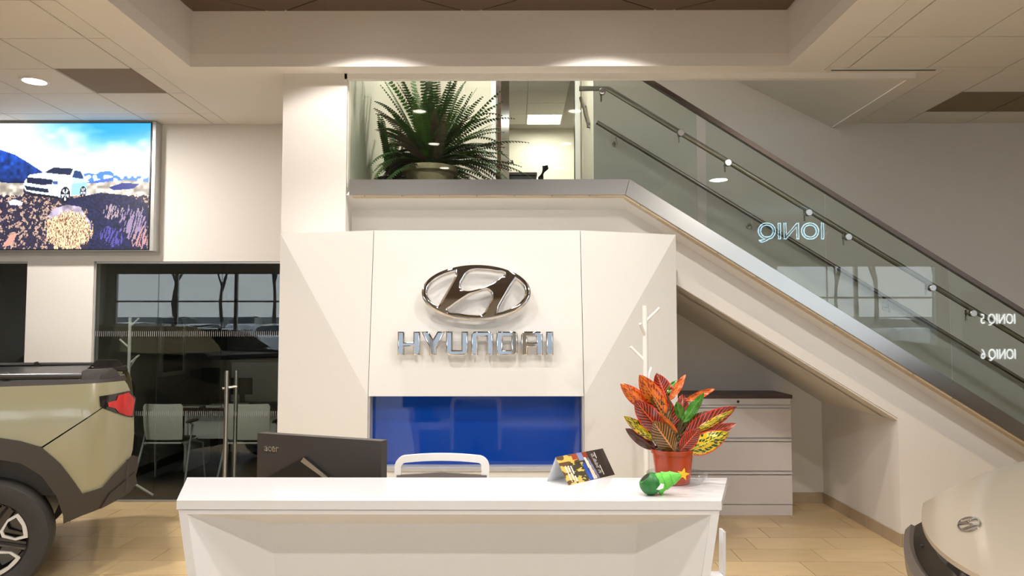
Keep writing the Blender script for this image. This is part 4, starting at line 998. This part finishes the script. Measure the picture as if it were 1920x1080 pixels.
b = BM(); fl_ = P(1241, 922, bc.y-.004); tube(b, [fl_+Vector((.004, 0, .02)), fl_, fl_-Vector((0, 0, .012))], [.004, .007, .004], 8); obj('felt_flap', b, 'felt_green', t, True)
# ------------------------------------------------------------------ filing cabinet
YFc = 6.82; fxr = P(1485, 850, YFc).x; fxl = fxr-1.07; ftop = P(1400, 747, YFc).z
t = thing('filing_cabinet', 'pale grey three-drawer filing cabinet with a dark wooden top', 'cabinet', ((fxl+fxr)/2, YFc+.2, 0))
obj('carcass', bbox(fxl, fxr, YFc+.015, YB-.015, 0, ftop, .003, 1), 'cabinet_grey', t)
obj('top', bbox(fxl-.01, fxr+.01, YFc-.01, YB-.014, ftop, ftop+.032, .003, 1), 'dark_wood', t)
zz = lambda py: P(1400, py, YFc).z
obj('lock_rail', bbox(fxl+.004, fxr-.004, YFc+.001, YFc+.02, zz(759), ftop-.002, .002, 1), 'cabinet_grey', t)
o = obj('lock', lathe(BM(), [(.0001, -.004), (.012, -.004), (.013, .004)], 16, (P(1384, 753, YFc).x, YFc, zz(753)), 'Y'), 'black', t, True)
for a, c_ in ((760, 820), (823, 882), (885, 945)):
    d = obj('drawer', bbox(fxl+.004, fxr-.004, YFc-.004, YFc+.02, zz(c_), zz(a+6), .003, 1), 'cabinet_grey', t)
    b = BM(); box(b, fxl+.004, fxr-.004, YFc-.012, YFc+.02, zz(a+3.5), zz(a)); obj('pull_lip', bevel(b, .003, 2), 'cabinet_grey', d)
obj('plinth', boxm(fxl+.004, fxr-.004, YFc+.004, YFc+.02, .0, zz(947)), 'cabinet_grey', t)
# ------------------------------------------------------------------ plants upstairs
def fern(cx, cy, cz, nf, spread, label, matn, seed, potr):
    rnd = random.Random(seed); t = thing('potted_fern', label, 'plant', (cx, cy, UZ))
    metas = []
    for k in range(nf):
        az = rnd.uniform(0, 2*PI); el = rnd.choice((rnd.uniform(-.1, .8), rnd.uniform(.1, .9), rnd.uniform(.8, 1.45))); L = rnd.uniform(.55, 1.0)*spread*(1.15 if el > .9 else 1); b = BM()
        h = Vector((math.cos(az), math.sin(az)*.55, 0)); p = Vector((cx+rnd.uniform(-.06, .06), cy+rnd.uniform(-.05, .05), cz)); v = (h*math.cos(el)+Vector((0, 0, math.sin(el)))); pts = [p.copy()]
        droop = rnd.uniform(.4, 2.2)*(1.2-el*.5); n = 32; ds = L/n
        for i in range(n):
            v = (v+Vector((0, 0, -droop*ds*(.35+i/n*1.3)))).normalized(); p = p+v*ds; pts.append(p.copy())
        mx, my = min(q.x for q in pts), min(q.y for q in pts)             # leave room for the side wall and the glass
        kx = min(1, (cx+1.20)/max(1e-3, cx-mx)); ky = min(1, (cy-YG-.12)/max(1e-3, cy-my))
        for q in pts: q.x = cx+(q.x-cx)*kx; q.y = cy+(q.y-cy)*ky
        tube(b, pts[::2]+([pts[-1]] if n % 2 else []), [.0035*(1-.8*i/17) for i in range(len(pts[::2]))], 4, False)
        for i in range(4, n+1):
            tdir = (pts[i]-pts[i-1]).normalized(); sd = tdir.cross(Vector((0, 0, 1)))
            sd = sd.normalized() if sd.length > .05 else Vector((1, 0, 0)); f = i/n; ll = .048*spread*math.sin(PI*min(1, .12+f*.86))**.6+.008
            for s in (-1, 1):
                o_ = sd*s; tip = pts[i]+o_*ll+tdir*ll*.35+Vector((0, 0, -ll*.25)); wv = tdir*ds*.33
                a, c_, e_ = b.verts.new(pts[i]-wv), b.verts.new(pts[i]+wv), b.verts.new(tip); md = b.verts.new(pts[i]+o_*ll*.55+tdir*ll*.02-wv*.7); m2 = b.verts.new(pts[i]+o_*ll*.6+tdir*ll*.25+wv*.5)
                b.faces.new((a, md, e_, m2, c_))
        obj('frond', b, rnd.choice(matn), t, True, 180)
    return t
pcx, pcy = P(806, 320, 6.62).x, 6.62
t = fern(pcx, pcy, UZ+.34, 150, .95, 'large leafy fern in a stone pot behind the landing glass', ('fern', 'fern', 'fern_dark', 'fern_dark', 'fern_dry'), 3, .3)
pr_ = (P(860, 310, pcy).x-P(753, 310, pcy).x)/2; hz_ = P(806, 304, pcy-pr_).z-UZ
b = lathe(BM(), [(.0001, 0), (pr_*.55, 0), (pr_*.6, .02), (pr_*.86, hz_*.8), (pr_*.98, hz_*.84), (pr_, hz_*.93), (pr_*.97, hz_), (pr_*.86, hz_), (pr_*.82, hz_*.9), (.0001, hz_*.88)], 36, (pcx, pcy, UZ)); obj('pot', b, 'pot_stone', t, True)
t2 = fern(P(735, 330, 6.7).x, 6.75, UZ+.22, 26, .62, 'smaller dark fern in a black pot beside the large fern', ('fern_dark', 'fern_dry', 'fern'), 9, .2)
obj('pot', lathe(BM(), [(.0001, 0), (.12, 0), (.16, .22), (.17, .235), (.15, .235), (.0001, .2)], 28, (P(735, 330, 6.7).x, 6.75, UZ)), 'black', t2, True)
# ------------------------------------------------------------------ pickup truck
AT = R(27); wc = P(-33, 1005, 4.62)
tk = thing('pickup_truck', 'sage green pickup truck with dark cladding and bed rails', 'truck', (wc.x, wc.y, 0), AT)
TD_ = Vector((math.cos(AT), math.sin(AT), 0)); TN = Vector((math.sin(AT), -math.cos(AT), 0))
def T(px, py):
    """pixel -> (u along truck to the rear, z) on its near side plane"""
    d = ray(px, py); c0 = Vector((0, 0, CAMZ)); w0 = Vector((wc.x, wc.y, 0)); t_ = (w0-c0).dot(TN)/d.dot(TN); p = c0+d*t_
    return ((p-w0).dot(TD_), p.z)
UR = T(252, 840)[0]; ZC = T(120, 790)[1]; WID = 1.86
def vside(u, z):
    """outward offset of the body side (negative = inward); local y is -outward"""
    v = 0
    if u > UR-.34: v -= .26*((u-(UR-.34))/.34)**2.4
    if z > ZC: v -= .10*((z-ZC)/.45)**1.6
    else: v -= .07*((ZC-z)/.6)**2
    if u < -3.3: v -= .32*((-3.3-u)/.75)**2
    return v
def near(off): return lambda u, z: (u, -(vside(u, z)+off), z)
def far_(off): return lambda u, z: (u, WID+vside(u, z)+off, z)
def both(name, outline, m, off, step=.06, thick=.02, nearonly=False, par=None, smooth=True):
    pa = par or tk
    o1 = obj(name, panel(outline, step, near(off), thick, (0, 1, 0)), m, pa, smooth, 30, local=True)
    if not nearonly: obj(name, panel(outline, step*2, far_(off), thick, (0, -1, 0)), m, pa, smooth, 30, local=True)
    return o1
arch_o = [T(*p) for p in ((0, 821), (39, 827), (78, 839), (113, 870), (136, 901), (153.6, 928))]
arch_i = [T(*p) for p in ((0, 862), (39, 868), (78, 893), (105, 932), (117, 971), (117, 987))]
top = [T(*p) for p in ((0, 726), (120, 722), (233, 717))]
zt_b = top[0][1]; ro_ = arch_o[0][1]
mir = lambda pts: [(-u-.02, z) for u, z in pts][::-1]                # mirror about the wheel centre
# rear quarter panel (seam to the cab at u=-.62)
q = top+[T(238, 724), T(244, 738), T(251, 790), T(251.5, 823), T(249, 852), T(245, 866), T(210, 897), T(190.5, 918.6)]+arch_o[::-1]
cut = -.75
q_full = [(cut, zt_b)]+q+mir(arch_o)[::-1][::-1]
mo = mir(arch_o)                                                     # runs from front foot up to the crown
q_full = [(cut, zt_b+.01)]+q+[p for p in mo[::-1] if p[0] > cut]+[(cut, .48)]
# two panels with a real open joint from the tail lamp down to the wheel arch
upper_q = [(cut, zt_b+.01)]+top+[T(238, 724), T(244, 738), T(250, 784), T(192, 764.2), T(77.4, 838.2), arch_o[1], arch_o[0]]+[p for p in mo[::-1] if p[0] > cut]+[(cut, .48)]
lower_q = [T(251, 789), T(251.5, 823), T(249, 852), T(245, 866), T(210, 897), T(190.5, 918.6)]+arch_o[::-1][:3]+[T(79.6, 840.2), T(192, 766.4)]
both('quarter_panel', upper_q, 'truck_paint', 0); both('corner_panel', lower_q, 'truck_paint', 0)
clad = arch_o+[T(190.5, 918.6), T(210, 897), T(245, 866), T(250, 866), T(258.5, 873), T(258, 897), T(241, 938), T(187, 959), T(152, 971), T(117, 987)]+arch_i[::-1][1:]+mir(arch_i)+[(mir(arch_o)[0][0], .34)]+mir(arch_o)
both('arch_cladding', clad, 'cladding', .018, thick=.05)
st0 = [T(*p) for p in ((253, 899), (257, 924), (241, 938), (187, 959), (196, 945), (205, 931), (230, 914))]
both('bumper_step', st0, 'cladding', .03, thick=.06)
lamp = [T(*p) for p in ((186, 744), (243, 737), (255, 753), (249, 789), (240, 787), (188, 763))]
lo_ = both('tail_lamp', lamp, 'lamp_black', .008, .03, .02)
redp = [T(*p) for p in ((202, 756), (218, 753), (221, 744), (241, 740), (253, 755), (248, 786), (238, 784), (222, 776), (216, 768), (203, 764))]
obj('red_lens', panel(redp, .03, near(.014), .006, (0, 1, 0)), 'lamp_red', lo_, True, 30, local=True)
# bed rail cap, rails
cap = [(cut, zt_b)]+top+[T(236, 717), T(232, 706), T(205, 712), T(0, 716)]+[(cut, zt_b+.045)]
both('bed_cap', cap, 'cladding', -.0, thick=.12)
def rail_block(pts, hole, off):
    o = both('bed_rail', pts, 'cladding', off, thick=.05, step=.1)
    return o
rb0 = [T(*p) for p in ((150, 713), (150, 702), (153, 697), (160, 694), (210, 693), (216, 697), (228, 712), (187.3, 712.6), (187.3, 704.5), (205, 704), (202, 699), (172, 700), (171, 705), (186.7, 704.5), (186.7, 712.6))]
rb_ = both('bed_rail', rb0, 'cladding', -.02, thick=.05, step=.1)
both('bed_rail', [T(0, 714), T(0, 701), T(8, 699), T(15, 704), T(15, 713)], 'cladding', -.02, thick=.05, step=.1)
obj('rail_bar', tubem([(cut, .06, zt_b+.075), (T(152, 705)[0], .06, T(152, 706)[1])], .018, 8), 'black', tk, True, local=True)
obj('rail_bar', tubem([(cut, WID-.06, zt_b+.075), (T(152, 705)[0], WID-.06, T(152, 706)[1])], .018, 8), 'black', tk, True, local=True)
b = BM(); box(b, cut, UR-.34, .12, WID-.12, zt_b+.015, zt_b+.05); obj('tonneau_cover', bevel(b, .01), 'black', tk, local=True)
# tailgate, bumper, floor pan, cab, doors, nose
for y9 in (.13, WID-.15): obj('bed_liner', boxm(cut, UR-.36, y9, y9+.02, .6, zt_b+.01), 'cladding', tk, local=True)
b = BM(); box(b, UR-.18, UR-.10, .14, WID-.14, .78, zt_b); obj('tailgate', bevel(b, .02), 'truck_paint', tk, local=True)
b = BM(); box(b, UR-.3, UR-.03, .2, WID-.2, .56, .78); obj('rear_bumper', bevel(b, .06, 3), 'cladding', tk, local=True)
b = BM(); box(b, -3.75, .3, .22, WID-.22, .3, .62); obj('underbody', b, 'black', tk, local=True)
b = BM(); box(b, -.6, -.35, .02, .3, .3, .5); 
fwu = -3.0
farch = [(fwu+.44*math.cos(a), .37+.47*math.sin(a)) for a in [PI*k/10 for k in range(11)]]
low = [(cut, .46), (cut, zt_b+.01), (-2.15, zt_b-.06), (-3.3, 1.13), (-3.85, 1.0), (-4.02, .8), (-4.0, .5), (-3.55, .42)]+[p for p in farch[::-1] if p[1] > .42]+[(-2.5, .42)]
tz9 = lambda u: zt_b+.01-.07*(cut-u)/(2.15+cut); bz9 = lambda u: .42+.04*(u+2.5)/(cut+2.5); fz9 = lambda u: zt_b-.06+(1.13-zt_b+.06)*(-2.15-u)/1.15
both('rear_door', [(cut-.004, bz9(cut)), (cut-.004, tz9(cut)), (-1.448, tz9(-1.448)), (-1.448, bz9(-1.448))], 'truck_paint', 0, .08)
both('front_door', [(-1.456, bz9(-1.456)), (-1.456, tz9(-1.456)), (-2.15, zt_b-.06), (-2.346, fz9(-2.346)), (-2.346, bz9(-2.346))], 'truck_paint', 0, .08)
both('body_side', [(-2.354, bz9(-2.354)), (-2.354, fz9(-2.354))]+low[3:], 'truck_paint', 0, .08)
fc = [(fwu+r*math.cos(a), .37+r*1.06*math.sin(a)) for r, seq in ((.52, range(11)), (.42, range(10, -1, -1))) for a in [PI*k/10 for k in seq]]
both('arch_cladding', fc, 'cladding', .02, .08, .05)
both('sill', [(-2.5, .3), (-.55, .3), (-.55, .48), (-2.5, .48)], 'cladding', .01, .1, .08)
for u0, u1 in ((cut, -1.45), (-1.47, -2.35)):
    both('door_handle', [(u0-.28, 1.1), (u0-.08, 1.1), (u0-.08, 1.13), (u0-.28, 1.13)], 'truck_paint', .02, .1, .02, True)
cabo = [(-.72, zt_b), (-.95, 1.62), (-1.15, 1.70), (-1.7, 1.74), (-2.1, 1.70), (-2.95, 1.16), (-2.9, 1.12), (-.72, 1.2)]
b = BM(); ins_ = lambda z: .10+max(0, z-1.2)*.42
hull(b, [(u, ins_(z), z) for u, z in cabo], [(u, WID-ins_(z), z) for u, z in cabo]); obj('cab', bevel(b, .02, 2), 'truck_paint', tk, local=True)
for sgn in (0, 1):
    for wq in (((-.98, 1.34), (-1.05, 1.62), (-1.5, 1.66), (-1.55, 1.3)), ((-1.62, 1.3), (-1.57, 1.66), (-2.05, 1.63), (-2.55, 1.28))):
        yy = lambda z: (ins_(z)-.006) if sgn == 0 else WID-ins_(z)+.006
        b = BM(); hull(b, [(u, yy(z), z) for u, z in wq], [(u, yy(z)+.01, z) for u, z in wq]); obj('side_window', b, 'car_glass', tk, local=True)
b = BM(); hull(b, [(-2.18, .36, 1.665), (-2.18, WID-.36, 1.665), (-2.90, WID-.18, 1.21), (-2.90, .18, 1.21)], [(-2.2, .36, 1.67), (-2.2, WID-.36, 1.67), (-2.92, WID-.18, 1.22), (-2.92, .18, 1.22)]); obj('windscreen', b, 'car_glass', tk, local=True)
b = BM(); hull(b, [(-2.8, .12, 1.17), (-3.3, .14, 1.14), (-3.85, .3, 1.0), (-3.98, .4, .82), (-3.95, .4, .45), (-2.8, .12, .6)], [(-2.8, WID-.12, 1.17), (-3.3, WID-.14, 1.14), (-3.85, WID-.3, 1.0), (-3.98, WID-.4, .82), (-3.95, WID-.4, .45), (-2.8, WID-.12, .6)]); obj('bonnet', bevel(b, .03), 'truck_paint', tk, True, local=True)
b = BM(); box(b, -4.03, -3.9, .4, WID-.4, .6, .85); obj('grille', bevel(b, .02), 'lamp_black', tk, local=True)
def wheel(u, y, par, outward=-1):
    RT = .372
    b = lathe(BM(), [(.245, .0), (.262, -.004), (.30, -.014), (.345, -.008), (RT-.004, .02), (RT, .05), (RT, .18), (RT-.008, .21), (.30, .23), (.245, .22)], 56, (0, 0, 0), 'Y')
    for v in b.verts:
        rr = math.hypot(v.co.x, v.co.z)
        if rr > RT-.002: pass
    if outward > 0: bmesh.ops.scale(b, verts=b.verts[:], vec=(1, -1, 1))
    bmesh.ops.translate(b, verts=b.verts[:], vec=(u, y, .372)); ty = obj('tyre', b, 'tyre', par, True, 40, local=True)
    s = 1 if outward < 0 else -1
    b = lathe(BM(), [(.247, .0), (.238, .006), (.228, .02), (.225, .12), (.06, .13), (.0001, .13)], 48, (0, 0, 0), 'Y')
    if s < 0: bmesh.ops.scale(b, verts=b.verts[:], vec=(1, -1, 1))
    bmesh.ops.translate(b, verts=b.verts[:], vec=(u, y, .372)); rim = obj('rim', b, 'lamp_black', par, True, 30, local=True)
    for k in range(5):
        a0 = 2*PI*k/5+.35
        def pol(r, a): return (r*math.cos(a0+a), r*math.sin(a0+a))
        outer = [pol(.236, -.36), pol(.24, 0), pol(.236, .36), pol(.17, .42), pol(.10, .2), pol(.10, -.2), pol(.17, -.42)]
        inner = [pol(.212, -.30), pol(.214, 0), pol(.212, .30), pol(.165, .34), pol(.115, .12), pol(.115, -.12), pol(.165, -.34)]
        b = BM(); n = len(outer)
        lay = [[b.verts.new((u+x, y+s*d, .372+z)) for x, z in pts] for pts, d in ((outer, .012), (inner, .012), (outer, .035), (inner, .035))]
        for i in range(n):
            j = (i+1) % n
            b.faces.new((lay[0][i], lay[0][j], lay[1][j], lay[1][i])); b.faces.new((lay[0][i], lay[0][j], lay[2][j], lay[2][i])); b.faces.new((lay[1][i], lay[1][j], lay[3][j], lay[3][i])); b.faces.new((lay[2][i], lay[2][j], lay[3][j], lay[3][i]))
        obj('spoke', b, 'frame_alu', rim, local=True)
        b = BM(); tube(b, [(u+.05*math.cos(a0+.63), y+s*.03, .372+.05*math.sin(a0+.63)), (u+.235*math.cos(a0+.63), y+s*.025, .372+.235*math.sin(a0+.63))], .017, 6); obj('spoke', b, 'lamp_black', rim, local=True)
    obj('hub_cap', lathe(BM(), [(.0001, .010*s), (.04, .012*s), (.045, .03*s)], 20, (u, y, .372), 'Y'), 'bumper_grey', rim, True, local=True)
for u in (0, fwu): wheel(u, .0, tk, -1); wheel(u, WID, tk, 1)
for u in (0, fwu):                                               # wheel-house liners
    b = BM(); ra9 = [[b.verts.new((u+.455*math.cos(PI*k/16), yy, .42+.455*math.sin(PI*k/16))) for k in range(17)] for yy in (.06, .5)]
    for k in range(16): b.faces.new((ra9[0][k], ra9[0][k+1], ra9[1][k+1], ra9[1][k]))
    obj('wheel_liner', b, 'black', tk, True, local=True)
# ------------------------------------------------------------------ silver car by the stair (nose in view)
oc = P(1817, 985, 3.18); CB = Vector((.96, -.28, 0)).normalized(); CR = Vector((.28, .96, 0)).normalized()
ec = thing('silver_car', 'champagne silver electric car with a chrome oval emblem on its nose', 'car', (oc.x, oc.y, 0), math.atan2(CB.y, CB.x))
# local axes: x = back, y = to its far side
HW = .66
def lead(bb): return -.13+.10*(bb/HW)**2
def ztop(a, bb):
    s = a-lead(bb); z = .765+.035*(bb/HW)**2
    s1 = min(s, .8); z += .77*s1-.43*s1*s1+.08*max(0, s-.8); return z-.03*(abs(bb)/HW)**4*min(1, max(0, s)/.5)
nb, na = 24, 20
b = BM(); gr = [[b.verts.new((lead(bb)+1.15*(i/na)**1.5, bb, ztop(lead(bb)+1.15*(i/na)**1.5, bb))) for i in range(na+1)] for bb in [HW*1.0*(-1+2*j/nb) for j in range(nb+1)]]
for j in range(nb):
    for i in range(na): b.faces.new((gr[j][i], gr[j][i+1], gr[j+1][i+1], gr[j+1][i]))
edge_f = [(g_[0].co.copy()) for g_ in gr]
ex = bmesh.ops.extrude_face_region(b, geom=b.faces[:])
for v in [e_ for e_ in ex['geom'] if isinstance(e_, bmesh.types.BMVert)]: v.co.z -= .02
hood = obj('hood', b, 'silver_paint', ec, True, 40, local=True)
def strip(name, rows, m, smooth=True):
    b = BM(); g_ = [[b.verts.new(p) for p in r] for r in rows]
    for r in range(len(g_)-1):
        for i in range(len(g_[r])-1): b.faces.new((g_[r][i], g_[r][i+1], g_[r+1][i+1], g_[r+1][i]))
    return obj(name, b, m, ec, smooth, 40, local=True)
bs = [HW*1.0*(-1+2*j/nb) for j in range(nb+1)]
fz = lambda bb: ztop(lead(bb), bb)
strip('black_panel', [[(lead(x)+.015, x, fz(x)-.012) for x in bs], [(lead(x)+.03, x*1.01, fz(x)-.07) for x in bs], [(lead(x)-.035, x*1.035, fz(x)-.12) for x in bs]], 'lamp_black')
strip('bumper_band', [[(lead(x)-.03, x*1.03, fz(x)-.125) for x in bs], [(lead(x)-.05, x*1.06, fz(x)-.118) for x in bs], [(lead(x)-.075, x*1.08, fz(x)-.15) for x in bs], [(lead(x)-.07, x*1.08, fz(x)-.22) for x in bs], [(lead(x)-.045, x*1.07, fz(x)-.25) for x in bs]], 'bumper_grey')
strip('lower_bumper', [[(lead(x)-.05, x*1.07, fz(x)-.245) for x in bs], [(lead(x)-.06, x*1.08, fz(x)-.35) for x in bs], [(lead(x)-.0, x*1.06, .24) for x in bs], [(lead(x)+.1, x*1.02, .17) for x in bs]], 'silver_paint')
sn = obj('sensor', bbox(-.12, -.105, .30, .33, .655, .68, .003, 1), 'black', ec, local=True)
# sides, cabin
for s in (-1, 1):
    prof = [(lead(HW)+.01, .745, HW*1.0), (.1, .86, HW+.06), (.5, .93, HW+.16), (1.0, .99, HW+.22), (2.0, 1.0, .93), (3.6, 1.0, .92), (4.4, .95, .80)]
    rows = [[], [], [], [], []]
    for a_, z_, y_ in prof:
        hy = min(y_, HW) if a_ < 1.1 else y_-.1
        rows[0].append((a_, s*hy, ztop(a_, HW)-.01 if a_ < 1.05 else z_)); rows[1].append((a_, s*y_, z_-.06)); rows[2].append((a_, s*(y_+.01), z_-.22)); rows[3].append((a_, s*(y_+.0), .45)); rows[4].append((a_, s*(y_-.06), .22))
    strip('body_side', rows, 'silver_paint')
cabp = [(1.0, .98), (1.9, 1.46), (2.6, 1.52), (3.4, 1.42), (4.3, 1.02)]
b = BM(); 
hull(b, [(a_, -.80+(z_-.98)*.45, z_) for a_, z_ in cabp], [(a_, .80-(z_-.98)*.45, z_) for a_, z_ in cabp]); obj('cabin_glass', bevel(b, .04, 3), 'car_glass', ec, True, local=True)
b = BM(); hull(b, [(1.95, -.56, 1.478), (2.6, -.55, 1.536), (3.4, -.58, 1.438), (3.4, -.6, 1.42), (2.6, -.57, 1.52), (1.95, -.58, 1.46)], [(1.95, .56, 1.478), (2.6, .55, 1.536), (3.4, .58, 1.438), (3.4, .6, 1.42), (2.6, .57, 1.52), (1.95, .58, 1.46)]); obj('roof', b, 'silver_paint', ec, local=True)
b = BM(); box(b, .15, 4.35, -.72, .72, .2, .72); obj('underbody', b, 'black', ec, local=True)
b = BM(); box(b, 4.25, 4.42, -.78, .78, .3, .98); obj('tail', bevel(b, .05, 3), 'silver_paint', ec, True, local=True)
for u in (.78, 3.7): wheel(u, -.93, ec, -1); wheel(u, .93, ec, 1)
e2 = obj('oval_emblem', emblem_mesh(.17/1630, .003, .0016), 'chrome_dark', ec, local=True)
hn = Vector((-(ztop(.005, 0)-ztop(-.005, 0))/.01, 0, 1)).normalized()
xax = Vector((0, -1, 0)); zax = hn; yax = zax.cross(xax)
mrot = Matrix((xax, yax, zax)).transposed()
e2.rotation_euler = mrot.to_euler(); e2.location = Vector((0, 0, ztop(0, 0)+.003)); e2.data.shade_smooth()
tag(e2, 'chrome oval emblem')
# ------------------------------------------------------------------ shop front glazing and outdoors (seen in reflections)
xs_ = [-12.75, -10.8, -8.9, -7.05, -6.55, -4.4, -2.2, -.05, .45, 2.6, 4.7, 6.75, 7.25, 9.5, 11.75]
for i in range(len(xs_)-1):
    if abs(xs_[i+1]-xs_[i]) < .6: continue
    w = thing('window_%d' % (i+1), 'tall shop front window pane with grey mullions', None, ((xs_[i]+xs_[i+1])/2, YF, 0), 0, None, 'structure')
    b = BM(); box(b, xs_[i], xs_[i]+.05, YF-.1, YF, .12, 3.45); box(b, xs_[i+1]-.05, xs_[i+1], YF-.1, YF, .12, 3.45); box(b, xs_[i], xs_[i+1], YF-.1, YF, 3.4, 3.45); box(b, xs_[i], xs_[i+1], YF-.1, YF, .12, .17); box(b, xs_[i], xs_[i+1], YF-.1, YF, 2.5, 2.55); obj('window_frame', b, 'frame_alu', w)
    obj('pane', boxm(xs_[i]+.05, xs_[i+1]-.05, YF-.055, YF-.045, .17, 3.4), 'glass_window', w)
b = BM(); v = [b.verts.new(p) for p in ((-70, YF-.15, -.05), (70, YF-.15, -.05), (70, -22, .5), (-70, -22, .5), (-70, -90, 3.2), (70, -90, 3.2))]
b.faces.new((v[0], v[1], v[2], v[3])); b.faces.new((v[3], v[2], v[5], v[4])); g0 = struct('ground', b, 'asphalt', 'grey asphalt car park outside')
gzf = lambda y: .5+(-22-y)*2.7/68 if y < -22 else -.05+(YF-.15-y)*.55/(22-9.15)
def simple_car(name, label, group, loc, rz, m, suv, cat='car'):
    t = thing(name, label, cat, loc, rz, group); h = .2 if suv else 0
    def loft(sections, mm, nm):
        b = BM(); rings = []
        for x, pts in sections:
            rings.append([b.verts.new((x, y, z)) for y, z in pts+[(-y, z) for y, z in pts[::-1]]])
        for r in range(len(rings)-1):
            n = len(rings[r])
            for i in range(n): b.faces.new((rings[r][i], rings[r][(i+1) % n], rings[r+1][(i+1) % n], rings[r+1][i]))
        b.faces.new(rings[0]); b.faces.new(rings[-1]); return obj(nm, b, mm, t, True, 35, local=True)
    def sec(w, zt): return [(w*.8, zt), (w*.97, zt-.1), (w, zt-.3), (w*.98, .45), (w*.9, .25)]
    loft([(-2.3, sec(.7, .8+h)), (-2.15, sec(.84, .9+h)), (-1.2, sec(.92, .98+h)), (0, sec(.93, 1.0+h)), (1.5, sec(.92, 1.02+h)), (2.1, sec(.86, 1.0+h)), (2.3, sec(.74, .92+h))], m, 'body')
    rr = 1.9 if suv else 1.35
    def gs(w, zt): return [(w*.75, zt), (w, zt-.06), (w+.05, .95+h)]
    loft([(-1.2, gs(.78, 1.0+h)), (-.45, gs(.66, 1.42+h)), (.4, gs(.64, 1.46+h)), (rr, gs(.66, 1.40+h)), (rr+.4, gs(.76, 1.02+h))], 'car_glass', 'glasshouse')
    b = BM(); hull(b, [(-.4, -.52, 1.435+h), (.4, -.5, 1.475+h), (rr, -.52, 1.415+h), (rr, .52, 1.415+h), (.4, .5, 1.475+h), (-.4, .52, 1.435+h)], [(-.4, -.5, 1.455+h), (.4, -.48, 1.495+h), (rr, -.5, 1.435+h), (rr, .5, 1.435+h), (.4, .48, 1.495+h), (-.4, .5, 1.455+h)]); obj('roof', b, m, t, True, local=True)
    for x in (-1.4, 1.4):
        for s in (-1, 1): obj('wheel', lathe(BM(), [(.0001, -.1), (.2, -.1), (.31, -.1), (.33, -.07), (.33, .07), (.31, .1), (.2, .1), (.0001, .1)], 24, (x, s*.83, .33), 'Y'), 'tyre', t, True, local=True)
    return t
simple_car('sport_utility_car', 'dark sport utility car parked in the showroom by the windows', None, (-9.2, -5.6, 0), .12, 'dark_paint', True)
pk = simple_car('parked_car', 'pale car parked in the lot outside the windows', 'parked cars outside', (-14, -19, gzf(-19)), PI/2+.1, 'white_paint', False)
for k, (x, y) in enumerate(((-10.5, -19), (-7.2, -20), (-18, -21), (3, -26), (6.2, -26.5), (9.4, -26), (12.8, -26.5), (16, -27), (19.5, -27), (4, -38), (8, -38), (12, -38.5), (16.5, -38), (21, -39), (-12, -32), (-17, -33), (-21, -32))):
    c = dup(pk); c.location = (x, y, gzf(y)); c.rotation_euler = (0, 0, PI/2+.1*random.uniform(-1, 1))
    if k % 3 == 1: 
        for ch in c.children:
            if ch.name.startswith(('body', 'roof')): ch.material_slots[0].link = 'OBJECT'; ch.material_slots[0].material = M['white_paint']
def tree_mesh(seed):
    rnd = random.Random(seed); b = BM()
    def branch(p, d, L, r, n):
        e = p+d*L; tube(b, [p, p.lerp(e, .5)+Vector((rnd.uniform(-.05, .05)*L, rnd.uniform(-.05, .05)*L, 0)), e], [r, r*.8, r*.6], 5, False)
        if n:
            for _ in range(3 if n > 1 else 4):
                nd = (d+Vector((rnd.uniform(-.6, .6), rnd.uniform(-.6, .6), rnd.uniform(.0, .5)))).normalized(); branch(p.lerp(e, rnd.uniform(.6, 1)), nd, L*rnd.uniform(.55, .8), r*.55, n-1)
    branch(Vector((0, 0, 0)), Vector((0, 0, 1)), 3.4, .16, 6); return b
tms = []
for s in range(3):
    m_ = mesh_of(tree_mesh(s)); m_.materials.append(M['bark']); tms.append(m_)
k = 0
for x in [q*10-50 for q in range(11)]+[q*10-45 for q in range(10)]:
    y = (-52 if k < 11 else -68)+random.uniform(-3, 3); o = link(bpy.data.objects.new('bare_tree', tms[k % 3])); k += 1
    o.location = (x+random.uniform(-1.5, 1.5), y, gzf(y)-.1); o.rotation_euler = (0, 0, random.uniform(0, 6)); sc1 = random.uniform(1.1, 1.5); o.scale = (sc1, sc1, sc1)
    tag(o, 'bare winter tree beyond the car park', 'tree', 'bare trees beyond the car park')
# illuminated name signs facing the stair (they show mirrored in the balustrade)
def name_sign(text, pcx_, pcy_, wpx, Y, m, label, outline=0):
    Dv = 2*YG-Y; p = P(pcx_, pcy_, Dv); w = wpx*Dv/FPX
    me = curve_mesh(None, .01, 0, 1, text=text, size=1, outline=outline/.3 if outline else 0)
    xs2 = [v.co.x for v in me.vertices]; s = w/(max(xs2)-min(xs2)); 
    o = obj('sign_letters', me, m); ky = 1 if outline else 1.5; o.scale = (s, s*ky, s); o.location = (p.x, Y+.02, p.z-.33*s*ky); o.rotation_euler = (PI/2, 0, PI)
    return tag(o, label, 'sign'), p, w
_, p5, w5 = name_sign('IONIQ 5', 1870, 598, 64, -3, 'sign_white', 'upper glowing white name on the pale display panel')
_, p6, w6 = name_sign('IONIQ 6', 1871, 664, 64, -3, 'sign_white', 'lower glowing white name on the pale display panel')
o = obj('display_panel', bbox(p5.x-.7, p5.x+.7, -3.08, -2.99, 0, 2.4, .01), 'sign_back'); tag(o, 'freestanding pale display panel carrying two glowing names', 'display')
sg_, pn, wn = name_sign('IONIQ', 1483, 434, 124, -1.0, 'sign_cyan', 'hanging pale blue outline sign reading IONIQ', outline=.006)
for dx in (-.45, .45): tag(obj('sign_cable', tubem([(pn.x+dx*wn, -.98, pn.z+.1), (pn.x+dx*wn, -.98, CZ+.01)], .003, 6), 'dark_steel'), 'thin cable holding the hanging outline sign', 'cable', 'cables of the hanging sign')
